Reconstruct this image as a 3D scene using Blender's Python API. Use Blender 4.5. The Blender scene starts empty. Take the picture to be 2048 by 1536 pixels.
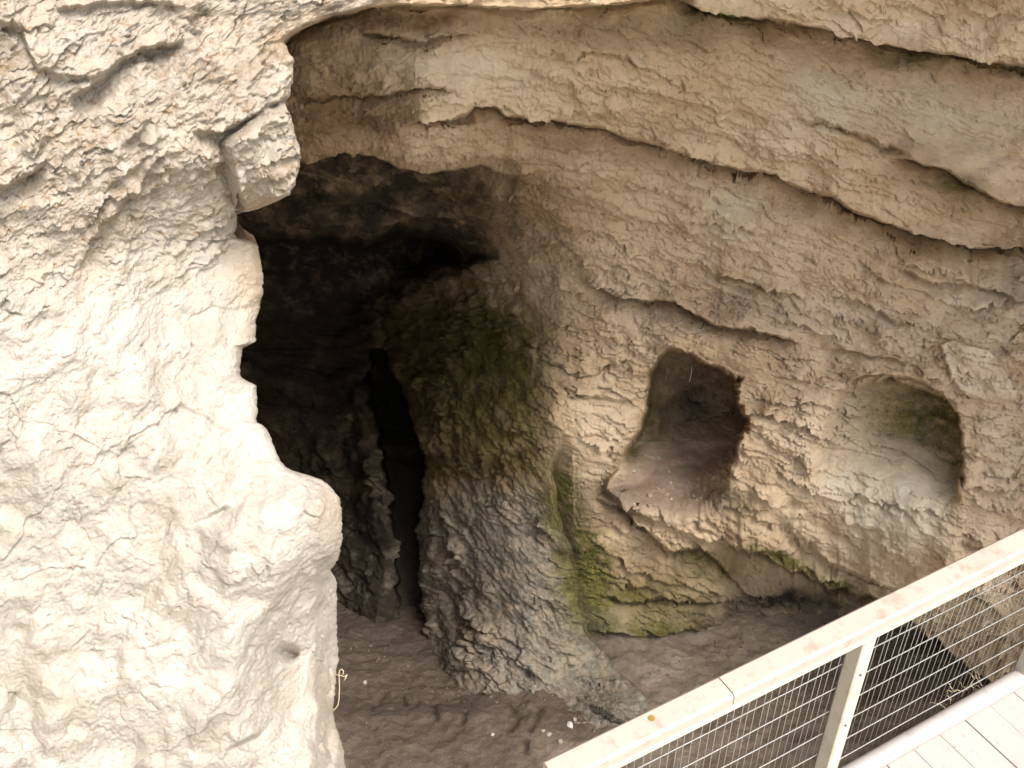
import bpy, math, random
import numpy as np
from mathutils import Vector, Matrix

# ------------------------------------------------------------------ camera, light
sc = bpy.context.scene
COL = sc.collection
PITCH = math.radians(35.0)
CAMH = 2.86
FPX = 2048.0
cp, sp = math.cos(PITCH), math.sin(PITCH)
cam_d = bpy.data.cameras.new('camera')
cam_d.sensor_width = 36.0
cam_d.lens = 36.0
cam_d.clip_start = 0.05
cam_d.clip_end = 400.0
cam = bpy.data.objects.new('camera', cam_d)
cam.location = (0, 0, CAMH)
cam.rotation_euler = (math.pi / 2 - PITCH, 0, 0)
COL.objects.link(cam)
sc.camera = cam

world = bpy.data.worlds.new('World')
sc.world = world
world.use_nodes = True
nt = world.node_tree
bg = nt.nodes['Background']
sky = nt.nodes.new('ShaderNodeTexSky')
sky.sky_type = 'NISHITA'
sky.sun_disc = False
SUN_EL, SUN_AZ = math.radians(56), math.radians(139)     # azimuth from +Y towards +X (behind, right)
sky.sun_elevation = SUN_EL
sky.sun_rotation = SUN_AZ
sky.air_density = 1.6
sky.dust_density = 3.5
sky.ozone_density = 0.6
nt.links.new(sky.outputs[0], bg.inputs[0])
bg.inputs[1].default_value = 0.10
sun_d = bpy.data.lights.new('sun', 'SUN')
sun_d.energy = 1.5
sun_d.angle = math.radians(26)
sun_d.color = (1.0, 0.955, 0.895)
sun = bpy.data.objects.new('sun', sun_d)
sdir = Vector((math.sin(SUN_AZ) * math.cos(SUN_EL), math.cos(SUN_AZ) * math.cos(SUN_EL), math.sin(SUN_EL)))
sun.rotation_euler = sdir.to_track_quat('Z', 'Y').to_euler()
COL.objects.link(sun)
sc.view_settings.view_transform = 'Standard'
sc.view_settings.look = 'None'
sc.view_settings.gamma = 1.0
sc.view_settings.exposure = 1.74
sc.view_settings.use_curve_mapping = False

# ------------------------------------------------------------------ numeric helpers
rng = np.random.default_rng(7)
random.seed(7)
f32 = np.float32
PERM = rng.permutation(256).astype(np.int32)
PERM = np.concatenate([PERM, PERM, PERM])
GRAD = rng.normal(size=(256, 3)).astype(f32)
GRAD /= np.linalg.norm(GRAD, axis=1)[:, None]
RND = rng.random((256, 8)).astype(f32)


def hsh(i, j, k):
    return PERM[PERM[PERM[i & 255] + (j & 255)] + (k & 255)]


def perlin(x, y, z):
    xi = np.floor(x).astype(np.int32); yi = np.floor(y).astype(np.int32); zi = np.floor(z).astype(np.int32)
    fx = (x - xi).astype(f32); fy = (y - yi).astype(f32); fz = (z - zi).astype(f32)
    ux = fx * fx * fx * (fx * (fx * 6 - 15) + 10)
    uy = fy * fy * fy * (fy * (fy * 6 - 15) + 10)
    uz = fz * fz * fz * (fz * (fz * 6 - 15) + 10)
    out = 0
    for a in (0, 1):
        wa = ux if a else 1 - ux
        for b in (0, 1):
            wb = uy if b else 1 - uy
            for c in (0, 1):
                wc = uz if c else 1 - uz
                g = GRAD[hsh(xi + a, yi + b, zi + c)]
                out = out + wa * wb * wc * (g[..., 0] * (fx - a) + g[..., 1] * (fy - b) + g[..., 2] * (fz - c))
    return out * 1.6


def fbm(x, y, z, octs=4, gain=0.5, lac=2.03):
    s, a, n = 0, 1.0, 0.0
    for o in range(octs):
        s = s + a * perlin(x + 17.3 * o, y - 9.1 * o, z + 4.7 * o)
        n += a
        a *= gain
        x, y, z = x * lac, y * lac, z * lac
    return s / n


def ridged(x, y, z, octs=4, gain=0.5):
    s, a, n = 0, 1.0, 0.0
    for o in range(octs):
        s = s + a * (1 - np.abs(perlin(x + 11.3 * o, y + 7.7 * o, z - 3.1 * o)) * 1.6)
        n += a
        a *= gain
        x, y, z = x * 2.05, y * 2.05, z * 2.05
    return s / n


def plates(x, y, z, tilt=0.6):
    """broken-rock facets: every cell is a tilted plane of its own height; also returns the closeness to a joint"""
    bx = np.floor(x - 0.5).astype(np.int32); by = np.floor(y - 0.5).astype(np.int32); bz = np.floor(z - 0.5).astype(np.int32)
    d1 = np.full(x.shape, 9.0, f32); d2 = d1.copy()
    hh = np.zeros(x.shape, f32); rr = np.zeros(x.shape, f32)
    for a in (0, 1):
        for b in (0, 1):
            for c in (0, 1):
                h = hsh(bx + a, by + b, bz + c)
                R = RND[h]
                dx = x - (bx + a + 0.5 + (R[..., 0] - .5) * .9)
                dy = y - (by + b + 0.5 + (R[..., 1] - .5) * .9)
                dz = z - (bz + c + 0.5 + (R[..., 2] - .5) * .9)
                d = dx * dx + dy * dy + dz * dz
                near = d < d1
                d2 = np.where(near, d1, np.minimum(d2, d))
                hv = R[..., 3] - .5 + tilt * ((R[..., 4] - .5) * dx + (R[..., 5] - .35) * dy + (R[..., 6] - .5) * dz)
                hh = np.where(near, hv, hh)
                rr = np.where(near, R[..., 7], rr)
                d1 = np.where(near, d, d1)
    return hh.astype(f32), (np.sqrt(d2) - np.sqrt(d1)).astype(f32), rr


def sstep(a, b, x):
    t = np.clip((x - a) / (b - a), 0, 1)
    return t * t * (3 - 2 * t)


def blob(X, Y, x, y, rx, ry, ang=0.0):
    c, s = math.cos(math.radians(ang)), math.sin(math.radians(ang))
    dx, dy = X - x, Y - y
    a = (dx * c + dy * s) / rx
    b = (-dx * s + dy * c) / ry
    return np.exp(-(a * a + b * b))


def sd_poly(X, Y, pts):
    """signed distance (negative inside)"""
    P = np.array(pts, f32)
    d = np.full(X.shape, 1e9, f32)
    ins = np.zeros(X.shape, bool)
    n = len(P)
    for i in range(n):
        a, b = P[i], P[(i + 1) % n]
        ex, ey = b - a
        wx, wy = X - a[0], Y - a[1]
        t = np.clip((wx * ex + wy * ey) / (ex * ex + ey * ey + 1e-9), 0, 1)
        d = np.minimum(d, (wx - ex * t) ** 2 + (wy - ey * t) ** 2)
        cond = ((a[1] > Y) != (b[1] > Y))
        xx = a[0] + (Y - a[1]) / (ey if abs(ey) > 1e-6 else 1e-6) * ex
        ins ^= cond & (X < xx)
    d = np.sqrt(d)
    return np.where(ins, -d, d)


def smin(a, b, k):
    h = np.clip(0.5 + 0.5 * (b - a) / k, 0, 1)
    return b + (a - b) * h - k * h * (1 - h)


def fwd(Y):      # world forward distance per unit of depth along the lens axis
    return cp - (Y - 768.0) / FPX * sp


def drop(Y):     # world drop per unit of depth
    return sp + (Y - 768.0) / FPX * cp


def unproject(X, Y, Z):
    u = (X - 1024.0) / FPX * Z
    return np.stack([u, fwd(Y) * Z, CAMH - drop(Y) * Z], -1)


def tps(pts, X, Y, smooth=1e-4):
    """thin plate surface through (x, y, value) control points, evaluated on a coarse grid then interpolated"""
    P = np.array(pts, float)
    q = P[:, :2] / 1000.0
    n = len(q)

    def U(r2):
        return 0.5 * r2 * np.log(r2 + 1e-12)
    K = U(((q[:, None] - q[None]) ** 2).sum(-1)) + smooth * np.eye(n)
    A = np.zeros((n + 3, n + 3))
    A[:n, :n] = K
    A[:n, n] = 1; A[:n, n + 1:] = q
    A[n, :n] = 1; A[n + 1:, :n] = q.T
    w = np.linalg.solve(A, np.concatenate([P[:, 2], [0, 0, 0]]))
    x, y = (X / 1000.0).astype(f32), (Y / 1000.0).astype(f32)
    out = (w[n] + w[n + 1] * x + w[n + 2] * y).astype(f32)
    for i in range(n):
        r2 = (x - f32(q[i, 0])) ** 2 + (y - f32(q[i, 1])) ** 2
        out += f32(0.5 * w[i]) * r2 * np.log(r2 + f32(1e-9))
    return out


def axis(segs):
    """grid lines from (start, end, step) runs"""
    out = []
    for a, b, st in segs:
        n = max(1, int(round((b - a) / st)))
        out.append(np.linspace(a, b, n, endpoint=False))
    out.append([segs[-1][1]])
    return np.concatenate(out).astype(f32)


def ledge(D, X, Y, pts, s, up=90, dn=60, under=0.45, wig=5, sharp=2.0, ends=60, seed=0.0, cut=0.05):
    """a bed of rock that stands proud above the line and is cut back under it (s in metres of depth)"""
    P = np.array(pts, float)
    o = np.argsort(P[:, 0]); P = P[o]
    yl = np.interp(X, P[:, 0], P[:, 1])
    slope = np.interp(X, P[:, 0], np.gradient(P[:, 1], P[:, 0] + 1e-3 * np.arange(len(P))))
    yl = yl + wig * perlin(X / 23 + seed, Y * 0 + seed * 1.7, Y * 0 + 3.3) + 0.28 * wig * perlin(X / 8 + seed, Y * 0 + 5.1, Y * 0 + 1.3)
    d = (Y - yl) / np.sqrt(1 + slope ** 2)
    e = sstep(P[0, 0] - 1, P[0, 0] + ends, X) * (1 - sstep(P[-1, 0] - ends, P[-1, 0] + 1, X))
    amp = s * e
    a = -np.exp(-np.clip(-d, 0, None) / up) * (1 - under)
    b = np.exp(-np.clip(d, 0, None) / dn) * under
    t = sstep(-sharp, sharp, d)
    # a lip: the very edge rounds off
    g = cut * np.minimum(1, abs(s) / .08) * e * t * np.exp(-np.clip(d, 0, None) / 8.0)      # the undercut right below the edge
    return D + amp * (a * (1 - t) + b * t) + g


def mesh_from(name, V, Fq, mat, smooth=True, attrs=None, parent=None):
    me = bpy.data.meshes.new(name)
    nV, nF = len(V), len(Fq)
    k = Fq.shape[1]
    me.vertices.add(nV)
    me.vertices.foreach_set('co', np.ascontiguousarray(V, f32).ravel())
    me.loops.add(nF * k)
    me.loops.foreach_set('vertex_index', np.ascontiguousarray(Fq, np.int32).ravel())
    me.polygons.add(nF)
    me.polygons.foreach_set('loop_start', np.arange(0, nF * k, k, dtype=np.int32))
    me.polygons.foreach_set('loop_total', np.full(nF, k, np.int32))
    me.polygons.foreach_set('use_smooth', np.full(nF, smooth, bool))
    if attrs:
        for an, arr in attrs.items():
            at = me.attributes.new(an, 'FLOAT_COLOR', 'POINT')
            at.data.foreach_set('color', np.ascontiguousarray(arr, f32).ravel())
    me.update()
    me.validate()
    if mat:
        me.materials.append(mat)
    ob = bpy.data.objects.new(name, me)
    COL.objects.link(ob)
    if parent:
        ob.parent = parent
    return ob


def grid_faces(nr, nc, flip=False):
    i = np.arange(nr - 1)[:, None] * nc + np.arange(nc - 1)[None]
    q = np.stack([i, i + nc, i + nc + 1, i + 1], -1).reshape(-1, 4)
    return q


def grid_normals(P):
    gy = np.gradient(P, axis=0); gx = np.gradient(P, axis=1)
    n = np.cross(gy, gx)
    n /= np.linalg.norm(n, axis=-1, keepdims=True) + 1e-9
    return n.astype(f32)


def blur(A, k, it=2):
    for _ in range(it):
        for ax in (0, 1):
            B = np.concatenate([np.repeat(np.take(A, [0], ax), k, ax), A, np.repeat(np.take(A, [-1], ax), k, ax)], ax)
            C = np.cumsum(B, axis=ax, dtype=np.float64)
            n = A.shape[ax]
            hi = np.take(C, np.arange(2 * k, 2 * k + n), ax)
            lo = np.concatenate([np.zeros_like(np.take(C, [0], ax)), np.take(C, np.arange(0, n - 1), ax)], ax)
            A = ((hi - lo) / (2 * k + 1)).astype(f32)
    return A


def tag(o, label=None, cat=None, group=None, kind=None):
    if label: o['label'] = label
    if cat: o['category'] = cat
    if group: o['group'] = group
    if kind: o['kind'] = kind
    return o


def empty(name, loc=(0, 0, 0), rz=0.0):
    o = bpy.data.objects.new(name, None)
    o.location = loc
    o.rotation_euler = (0, 0, rz)
    COL.objects.link(o)
    return o


# ------------------------------------------------------------------ materials
class NB:
    def __init__(s, name):
        s.m = bpy.data.materials.new(name)
        s.m.use_nodes = True
        s.t = s.m.node_tree
        s.b = s.t.nodes['Principled BSDF']
        s.tc = s.t.nodes.new('ShaderNodeNewGeometry').outputs['Position']

    def n(s, typ, **kw):
        nd = s.t.nodes.new(typ)
        for k, v in kw.items():
            setattr(nd, k, v)
        return nd

    def link(s, a, b):
        s.t.links.new(a, b)

    def mapping(s, scale, rot=(0, 0, 0)):
        mp = s.n('ShaderNodeMapping')
        mp.inputs['Scale'].default_value = scale
        mp.inputs['Rotation'].default_value = rot
        s.link(s.tc, mp.inputs['Vector'])
        return mp.outputs[0]

    def noise(s, scale, detail=5, rough=0.6, vec=None, dist=0.0):
        nd = s.n('ShaderNodeTexNoise')
        nd.inputs['Scale'].default_value = scale
        nd.inputs['Detail'].default_value = detail
        nd.inputs['Roughness'].default_value = rough
        nd.inputs['Distortion'].default_value = dist
        s.link(vec or s.tc, nd.inputs['Vector'])
        return nd.outputs['Fac']

    def ramp(s, fac, stops):
        r = s.n('ShaderNodeValToRGB')
        e = r.color_ramp.elements
        while len(e) < len(stops):
            e.new(0.5)
        for el, (p, c) in zip(e, stops):
            el.position = p
            el.color = (c, c, c, 1) if isinstance(c, (int, float)) else (*c, 1)
        s.link(fac, r.inputs[0])
        return r.outputs[0]

    def mix(s, fac, a, b, mode='MIX'):
        m = s.n('ShaderNodeMix', data_type='RGBA', blend_type=mode)
        for idx, v in ((0, fac), (6, a), (7, b)):
            if isinstance(v, bpy.types.NodeSocket):
                s.link(v, m.inputs[idx])
            elif isinstance(v, (int, float)):
                m.inputs[idx].default_value = v if idx == 0 else (v, v, v, 1)
            else:
                m.inputs[idx].default_value = (*v, 1)
        return m.outputs[2]

    def math(s, op, a, b=None):
        m = s.n('ShaderNodeMath', operation=op)
        for i, v in enumerate((a, b)):
            if v is None: continue
            if isinstance(v, bpy.types.NodeSocket): s.link(v, m.inputs[i])
            else: m.inputs[i].default_value = v
        return m.outputs[0]

    def attr(s, name):
        a = s.n('ShaderNodeAttribute', attribute_name=name)
        sep = s.n('ShaderNodeSeparateColor')
        s.link(a.outputs['Color'], sep.inputs[0])
        return sep.outputs[0], sep.outputs[1], sep.outputs[2], a.outputs['Alpha']

    def bump(s, height, strength, dist, prev=None):
        b = s.n('ShaderNodeBump')
        b.inputs['Strength'].default_value = strength
        b.inputs['Distance'].default_value = dist
        s.link(height, b.inputs['Height'])
        if prev: s.link(prev, b.inputs['Normal'])
        return b.outputs[0]

    def done(s, color, rough=0.9, normal=None, spec=0.2, metallic=0.0):
        if isinstance(color, bpy.types.NodeSocket): s.link(color, s.b.inputs['Base Color'])
        else: s.b.inputs['Base Color'].default_value = (*color, 1)
        if isinstance(rough, bpy.types.NodeSocket): s.link(rough, s.b.inputs['Roughness'])
        else: s.b.inputs['Roughness'].default_value = rough
        s.b.inputs['Specular IOR Level'].default_value = spec
        s.b.inputs['Metallic'].default_value = metallic
        if normal: s.link(normal, s.b.inputs['Normal'])
        return s.m


def mat_cave_rock():
    b = NB('layered_cave_rock')
    moss, grey, wet_shade, pale = b.attr('tint_a')
    brown, ochre, soil, white = b.attr('tint_b')
    n1 = b.noise(2.2, 6, 0.62)
    n2 = b.noise(9.0, 6, 0.65)
    n3 = b.noise(38.0, 5, 0.7)
    n4 = b.noise(140.0, 3, 0.7)
    base = b.ramp(n1, [(0.3, (0.39, 0.27, 0.155)), (0.5, (0.50, 0.37, 0.24)), (0.72, (0.58, 0.46, 0.325))])
    base = b.mix(b.ramp(n2, [(0.42, 0.0), (0.68, 0.65)]), base, (0.57, 0.46, 0.33))
    base = b.mix(b.ramp(n3, [(0.30, 0.75), (0.45, 0.0)]), base, (0.19, 0.115, 0.06))
    base = b.mix(b.ramp(n4, [(0.60, 0.0), (0.72, 0.5)]), base, (0.60, 0.53, 0.43))
    base = b.mix(b.math('MULTIPLY', pale, b.ramp(n2, [(0.3, 0.4), (0.6, 1.0)])), base, (0.66, 0.555, 0.425))
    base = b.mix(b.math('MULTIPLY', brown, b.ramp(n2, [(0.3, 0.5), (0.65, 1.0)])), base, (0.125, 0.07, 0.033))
    base = b.mix(b.math('MULTIPLY', ochre, b.ramp(n3, [(0.30, 0.6), (0.5, 1.0)])), base, b.mix(b.ramp(n2, [(0.4, 0.0), (0.65, 1.0)]), (0.060, 0.044, 0.018), (0.125, 0.092, 0.030)))
    base = b.mix(b.math('MULTIPLY', grey, b.ramp(n2, [(0.30, 0.8), (0.5, 1.0)])), base, b.mix(b.ramp(n3, [(0.32, 0.0), (0.66, 1.0)]), (0.088, 0.077, 0.061), (0.235, 0.212, 0.175)))
    base = b.mix(b.math('MULTIPLY', white, b.ramp(n2, [(0.3, 0.5), (0.6, 1.0)])), base, b.mix(n2, (0.52, 0.48, 0.37), (0.66, 0.61, 0.49)))
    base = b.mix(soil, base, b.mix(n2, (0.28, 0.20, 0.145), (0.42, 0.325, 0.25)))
    mfac = b.math('MULTIPLY', moss, b.ramp(b.math('ADD', b.math('MULTIPLY', n2, 0.55), b.math('MULTIPLY', n3, 0.45)), [(0.36, 0.0), (0.50, 1.0)]))
    base = b.mix(mfac, base, b.mix(b.ramp(n3, [(0.35, 0.0), (0.65, 1.0)]), (0.050, 0.052, 0.014), (0.165, 0.145, 0.045)))
    base = b.mix(b.math('MULTIPLY', wet_shade, b.ramp(n2, [(0.30, 0.45), (0.5, 1.0)])), base, (0.035, 0.028, 0.021))  # damp patches, and the painted shade of the chamber and its ceiling
    rough = b.mix(wet_shade, 0.92, 0.55)
    lay = b.noise(22.0, 7, 0.72, b.mapping((1.0, 1.0, 2.6), (0.0, 0.28, 0.0)))
    nm = b.bump(lay, 0.5, 0.012)
    nm = b.bump(n3, 0.55, 0.008, nm)
    nm = b.bump(n4, 0.6, 0.004, nm)
    return b.done(base, 0.92, nm, 0.15)


def mat_white_rock():
    b = NB('chalky_limestone')
    dirt, grey, warm, rough_a = b.attr('tint_a')
    n1 = b.noise(2.6, 6, 0.6)
    n2 = b.noise(11.0, 6, 0.65)
    n3 = b.noise(55.0, 5, 0.7)
    base = b.ramp(n1, [(0.3, (0.36, 0.32, 0.27)), (0.5, (0.42, 0.383, 0.337)), (0.7, (0.475, 0.447, 0.41))])
    base = b.mix(b.ramp(n2, [(0.45, 0.0), (0.7, 0.6)]), base, (0.50, 0.478, 0.446))
    base = b.mix(b.math('MULTIPLY', warm, b.ramp(n2, [(0.3, 0.4), (0.6, 1.0)])), base, (0.40, 0.305, 0.205))
    base = b.mix(b.math('MULTIPLY', grey, b.ramp(n2, [(0.3, 0.3), (0.62, 0.9)])), base, (0.42, 0.395, 0.35))
    base = b.mix(b.math('MULTIPLY', dirt, b.ramp(n3, [(0.3, 1.0), (0.62, 0.15)])), base, (0.21, 0.145, 0.08))
    sp_ = b.ramp(b.noise(75.0, 3, 0.6), [(0.29, 0.85), (0.34, 0.0)])
    base = b.mix(sp_, base, (0.30, 0.23, 0.15))
    nm = b.bump(b.noise(40.0, 8, 0.75), 0.7, 0.007)
    nm = b.bump(b.noise(130.0, 3, 0.7), 0.5, 0.003, nm)
    crk = b.n('ShaderNodeTexNoise'); crk.inputs['Scale'].default_value = 5.0; crk.inputs['Detail'].default_value = 7; crk.inputs['Roughness'].default_value = 0.62; b.link(b.tc, crk.inputs['Vector'])
    mp = b.mapping((1.0, 1.0, 1.9), (0.35, -0.5, 0.0))
    fleck = b.noise(24.0, 8, 0.74, mp)
    base = b.mix(b.math('MULTIPLY', rough_a, b.ramp(fleck, [(0.36, 0.95), (0.44, 0.0)])), base, (0.22, 0.145, 0.075))
    base = b.mix(b.math('MULTIPLY', rough_a, b.ramp(n1, [(0.45, 0.0), (0.65, 0.4)])), base, (0.43, 0.35, 0.25))
    nm = b.bump(fleck, 0.6, 0.012, nm)
    line = b.ramp(b.math('ABSOLUTE', b.math('SUBTRACT', crk.outputs['Fac'], 0.5)), [(0.0, 1.0), (0.008, 0.0)])
    line = b.math('MULTIPLY', line, b.ramp(n2, [(0.52, 0.0), (0.62, 0.6)]))
    base = b.mix(b.math('MULTIPLY', line, 0.45), base, (0.23, 0.165, 0.10))
    return b.done(base, 0.93, nm, 0.12)


def mat_soil():
    b = NB('trodden_cave_soil')
    n1 = b.noise(2.0, 5, 0.6)
    n2 = b.noise(14.0, 6, 0.7)
    n3 = b.noise(120.0, 3, 0.6)
    pale, dark, _, _ = b.attr('tint_a')
    base = b.mix(n1, (0.075, 0.055, 0.043), (0.125, 0.098, 0.078))
    base = b.mix(b.ramp(n2, [(0.4, 0.0), (0.7, 0.6)]), base, (0.165, 0.132, 0.105))
    base = b.mix(b.math('MULTIPLY', pale, b.ramp(n2, [(0.3, 0.6), (0.55, 1.0)])), base, (0.29, 0.235, 0.178))
    base = b.mix(dark, base, (0.035, 0.025, 0.018))
    base = b.mix(b.ramp(n3, [(0.68, 0.0), (0.74, 0.75)]), base, (0.50, 0.47, 0.42))
    nm = b.bump(n2, 0.8, 0.025)
    nm = b.bump(b.noise(45.0, 6, 0.75), 0.8, 0.010, nm)
    nm = b.bump(n3, 0.5, 0.004, nm)
    return b.done(base, 0.9, nm, 0.2)


def mat_paint(name, c, dirt, rough=0.45, dscale=30.0, amount=0.5):
    b = NB(name)
    n1 = b.noise(dscale, 6, 0.7)
    n2 = b.noise(4.0, 4, 0.6)
    base = b.mix(b.ramp(n1, [(0.52, 0.0), (0.72, amount)]), c, dirt)
    base = b.mix(b.ramp(n2, [(0.4, 0.0), (0.8, 0.35)]), base, dirt)
    nm = b.bump(b.noise(220.0, 3, 0.6), 0.25, 0.001)
    return b.done(base, rough, nm, 0.4)


def mat_plain(name, c1, c2, scale=40.0, rough=0.85, metallic=0.0, spec=0.2):
    b = NB(name)
    base = b.mix(b.noise(scale, 5, 0.65), c1, c2)
    nm = b.bump(b.noise(scale * 4, 3, 0.6), 0.4, 0.002)
    return b.done(base, rough, nm, spec, metallic)


M_ROCK = mat_cave_rock()
M_WHITE = mat_white_rock()
M_SOIL = mat_soil()
M_RAIL = mat_paint('weathered_cream_paint', (0.44, 0.375, 0.325), (0.27, 0.20, 0.15), 0.55, 26.0, 0.8)
M_POST = mat_paint('ivory_post_paint', (0.54, 0.505, 0.42), (0.36, 0.31, 0.22), 0.5, 18.0, 0.7)
M_TUBE = mat_paint('pale_deck_edge_paint', (0.40, 0.38, 0.375), (0.26, 0.23, 0.19), 0.45, 20.0, 0.7)
M_WIRE = mat_plain('galvanised_wire', (0.22, 0.22, 0.21), (0.36, 0.36, 0.35), 60.0, 0.45, 0.5, 0.5)
def mat_deck():
    b = NB('dusty_pale_deck_board')
    vec = b.mapping((1.0, 1.0, 1.0), (0, 0, math.radians(-29.0)))
    mp = b.n('ShaderNodeMapping'); mp.inputs['Scale'].default_value = (22.0, 2.0, 6.0); b.link(vec, mp.inputs['Vector'])
    g = b.noise(3.0, 6, 0.65, mp.outputs[0])
    n1 = b.noise(7.0, 5, 0.65); n2 = b.noise(60.0, 4, 0.7)
    base = b.mix(g, (0.34, 0.315, 0.295), (0.44, 0.415, 0.39))
    base = b.mix(b.ramp(n1, [(0.5, 0.0), (0.75, 0.6)]), base, (0.36, 0.30, 0.235))
    base = b.mix(b.ramp(n2, [(0.62, 0.0), (0.72, 0.8)]), base, (0.24, 0.18, 0.12))
    nm = b.bump(g, 0.5, 0.002); nm = b.bump(n2, 0.3, 0.001, nm)
    return b.done(base, 0.75, nm, 0.3)


M_DECK = mat_deck()
M_STONE = mat_plain('pale_stone', (0.25, 0.21, 0.165), (0.42, 0.37, 0.31), 30.0)
M_WHITEPEB = mat_plain('white_pebble', (0.42, 0.40, 0.37), (0.56, 0.54, 0.51), 30.0)
M_RUBBLE = mat_plain('muddy_rubble', (0.07, 0.053, 0.041), (0.20, 0.165, 0.13), 25.0)
M_STRAW = mat_plain('dry_straw', (0.36, 0.285, 0.18), (0.48, 0.40, 0.28), 60.0)
M_DARKTWIG = mat_plain('dark_root', (0.055, 0.04, 0.028), (0.11, 0.08, 0.055), 60.0)
M_RUST = mat_plain('rusty_screw_head', (0.30, 0.17, 0.04), (0.50, 0.36, 0.08), 200.0, 0.5, 0.6, 0.5)
M_GROUND = mat_plain('pale_gorge_ground', (0.30, 0.25, 0.19), (0.44, 0.38, 0.30), 1.5)
M_MOSS = mat_plain('moss_tuft', (0.035, 0.05, 0.012), (0.105, 0.12, 0.03), 50.0)

# ------------------------------------------------------------------ the ground under and around the gorge
gx = axis([(-150, -12, 23), (-12, 12, 4), (12, 150, 23)])
GX, GY = np.meshgrid(gx, gx)
GZ = -3.0 - 0.1 * fbm(GX / 9, GY / 9, GX * 0, 3)
ground = mesh_from('ground', np.stack([GX, GY, GZ], -1).reshape(-1, 3), grid_faces(len(gx), len(gx))[:, ::-1], M_GROUND)
tag(ground, 'pale stony ground of the gorge below the walkway', 'ground', kind='structure')

# ------------------------------------------------------------------ cave wall sheet (roof, dark chamber, buttress, niche wall)
FINE = 2.0
ax = axis([(-900, 380, 32), (380, 480, 6), (480, 2060, FINE), (2060, 2200, 10), (2200, 3100, 45)])
ay = axis([(-1500, -120, 46), (-120, -16, 8), (-16, 1500, FINE), (1500, 1640, 7), (1640, 2100, 46)])
X, Y = np.meshgrid(ax, ay)
# control points: photo pixel and world forward distance (m)
CT = [
    # cliff above the mouth
    (-900, -1500, 2.3), (1000, -1500, 2.5), (3000, -1500, 2.3), (-900, -400, 2.6), (600, -300, 2.55), (1400, -300, 2.7), (2100, -300, 2.7), (3000, -300, 2.2),
    # roof band
    (560, 120, 3.05), (900, 60, 2.85), (1250, 60, 2.95), (1600, 40, 2.98), (2048, 40, 2.85), (1650, 130, 3.15), (2048, 220, 3.15),
    (700, 220, 3.2), (1000, 180, 3.15), (1300, 240, 3.3), (1700, 330, 3.35), (2048, 400, 3.25),
    (620, 300, 3.3), (850, 320, 3.35), (1040, 330, 3.5),
    # wall
    (1300, 380, 3.7), (1600, 480, 3.6), (2048, 560, 3.35), (1150, 480, 3.9), (1400, 640, 3.78), (1700, 680, 3.6), (2048, 720, 3.3),
    (1200, 760, 3.95), (1220, 900, 3.85), (1560, 820, 3.62), (2000, 900, 3.28), (1560, 1000, 3.6), (1800, 1080, 3.4), (2048, 1080, 3.2),
    (1320, 1060, 3.72), (1250, 1120, 3.85), (1380, 1200, 3.86), (1560, 1200, 3.95), (1300, 1290, 3.76), (1440, 1280, 3.98), (1700, 1240, 3.9), (2000, 1260, 3.25), (2048, 1500, 3.3),
    (1850, 1420, 3.8), (1600, 1400, 3.95), (1400, 1500, 3.8),
    # buttress: its flank turns away into the cave
    (940, 420, 4.4), (960, 560, 4.65), (860, 600, 5.3), (800, 660, 5.6), (900, 720, 4.9), (1000, 760, 4.32), (1090, 800, 3.95), (870, 860, 4.55), (960, 960, 4.12), (1080, 1000, 3.85), (880, 1040, 4.3), (980, 1180, 3.82), (1100, 1200, 3.66), (880, 1220, 4.08),
    (900, 1350, 3.68), (940, 1350, 3.58), (1060, 1335, 3.50), (1180, 1380, 3.38), (1250, 1440, 3.2), (1330, 1400, 3.42), (1000, 1600, 3.0), (1300, 1700, 2.9),
    (500, 1000, 5.5), (500, 600, 5.6), (-900, 900, 5.2), (300, 1600, 4.2), (3000, 900, 2.3), (3000, 1700, 2.6), (1500, 2000, 3.6),
]
D = tps(CT, X, Y)
D = np.clip(D, 1.9, 7.5)
# the inner chamber: its ceiling, then the black depth beyond
CEIL = [(480, 340, 4.15), (700, 320, 4.15), (900, 350, 4.15), (1000, 350, 4.05), (480, 480, 4.85), (700, 480, 4.8), (900, 490, 4.7), (1000, 510, 4.5), (-900, 340, 4.4), (-900, 500, 5.0), (700, 400, 4.5)]
DEEP = [(860, 500, 6.0), (700, 500, 6.3), (540, 500, 6.3), (760, 600, 6.3), (650, 640, 6.4), (520, 640, 6.5), (560, 800, 5.9), (640, 900, 5.3), (730, 1000, 4.8),
        (700, 1150, 4.55), (620, 1200, 4.5), (780, 1250, 4.35), (700, 1290, 4.25), (640, 1420, 4.2), (400, 800, 5.9), (100, 800, 5.6), (-900, 900, 5.2), (300, 1600, 4.2), (1000, 900, 5.0), (1000, 1300, 4.4), (600, 300, 5.8), (900, 300, 5.8), (-900, 200, 5.4)]
l4x = [480, 590, 640, 690, 750, 800, 850, 900, 960, 1000, 1060]
l4y = [342, 326, 318, 301, 315, 335, 346, 342, 330, 342, 352]
l5x = [480, 640, 719, 769, 860, 924, 970, 1010]
l5y = [470, 483, 483, 474, 472, 501, 512, 540]
wl = 4 * perlin(X / 25, X * 0 + 1.7, X * 0) + 1.5 * perlin(X / 8, X * 0 + 4.7, X * 0)
m_c = sstep(-2, 2, Y - np.interp(X, l4x, l4y) - wl) * (1 - sstep(880, 1080, X + 24 * perlin(X / 40, Y / 40, X * 0)))
m_c *= 1 - sstep(500, 560, Y)
D = D * (1 - m_c) + np.maximum(tps(CEIL, X, Y), D) * m_c
be_y = [470, 512, 540, 590, 650, 705]
be_x = [1000, 968, 890, 815, 768, 762]
l5w = 14 + 30 * sstep(820, 980, X)
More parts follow.
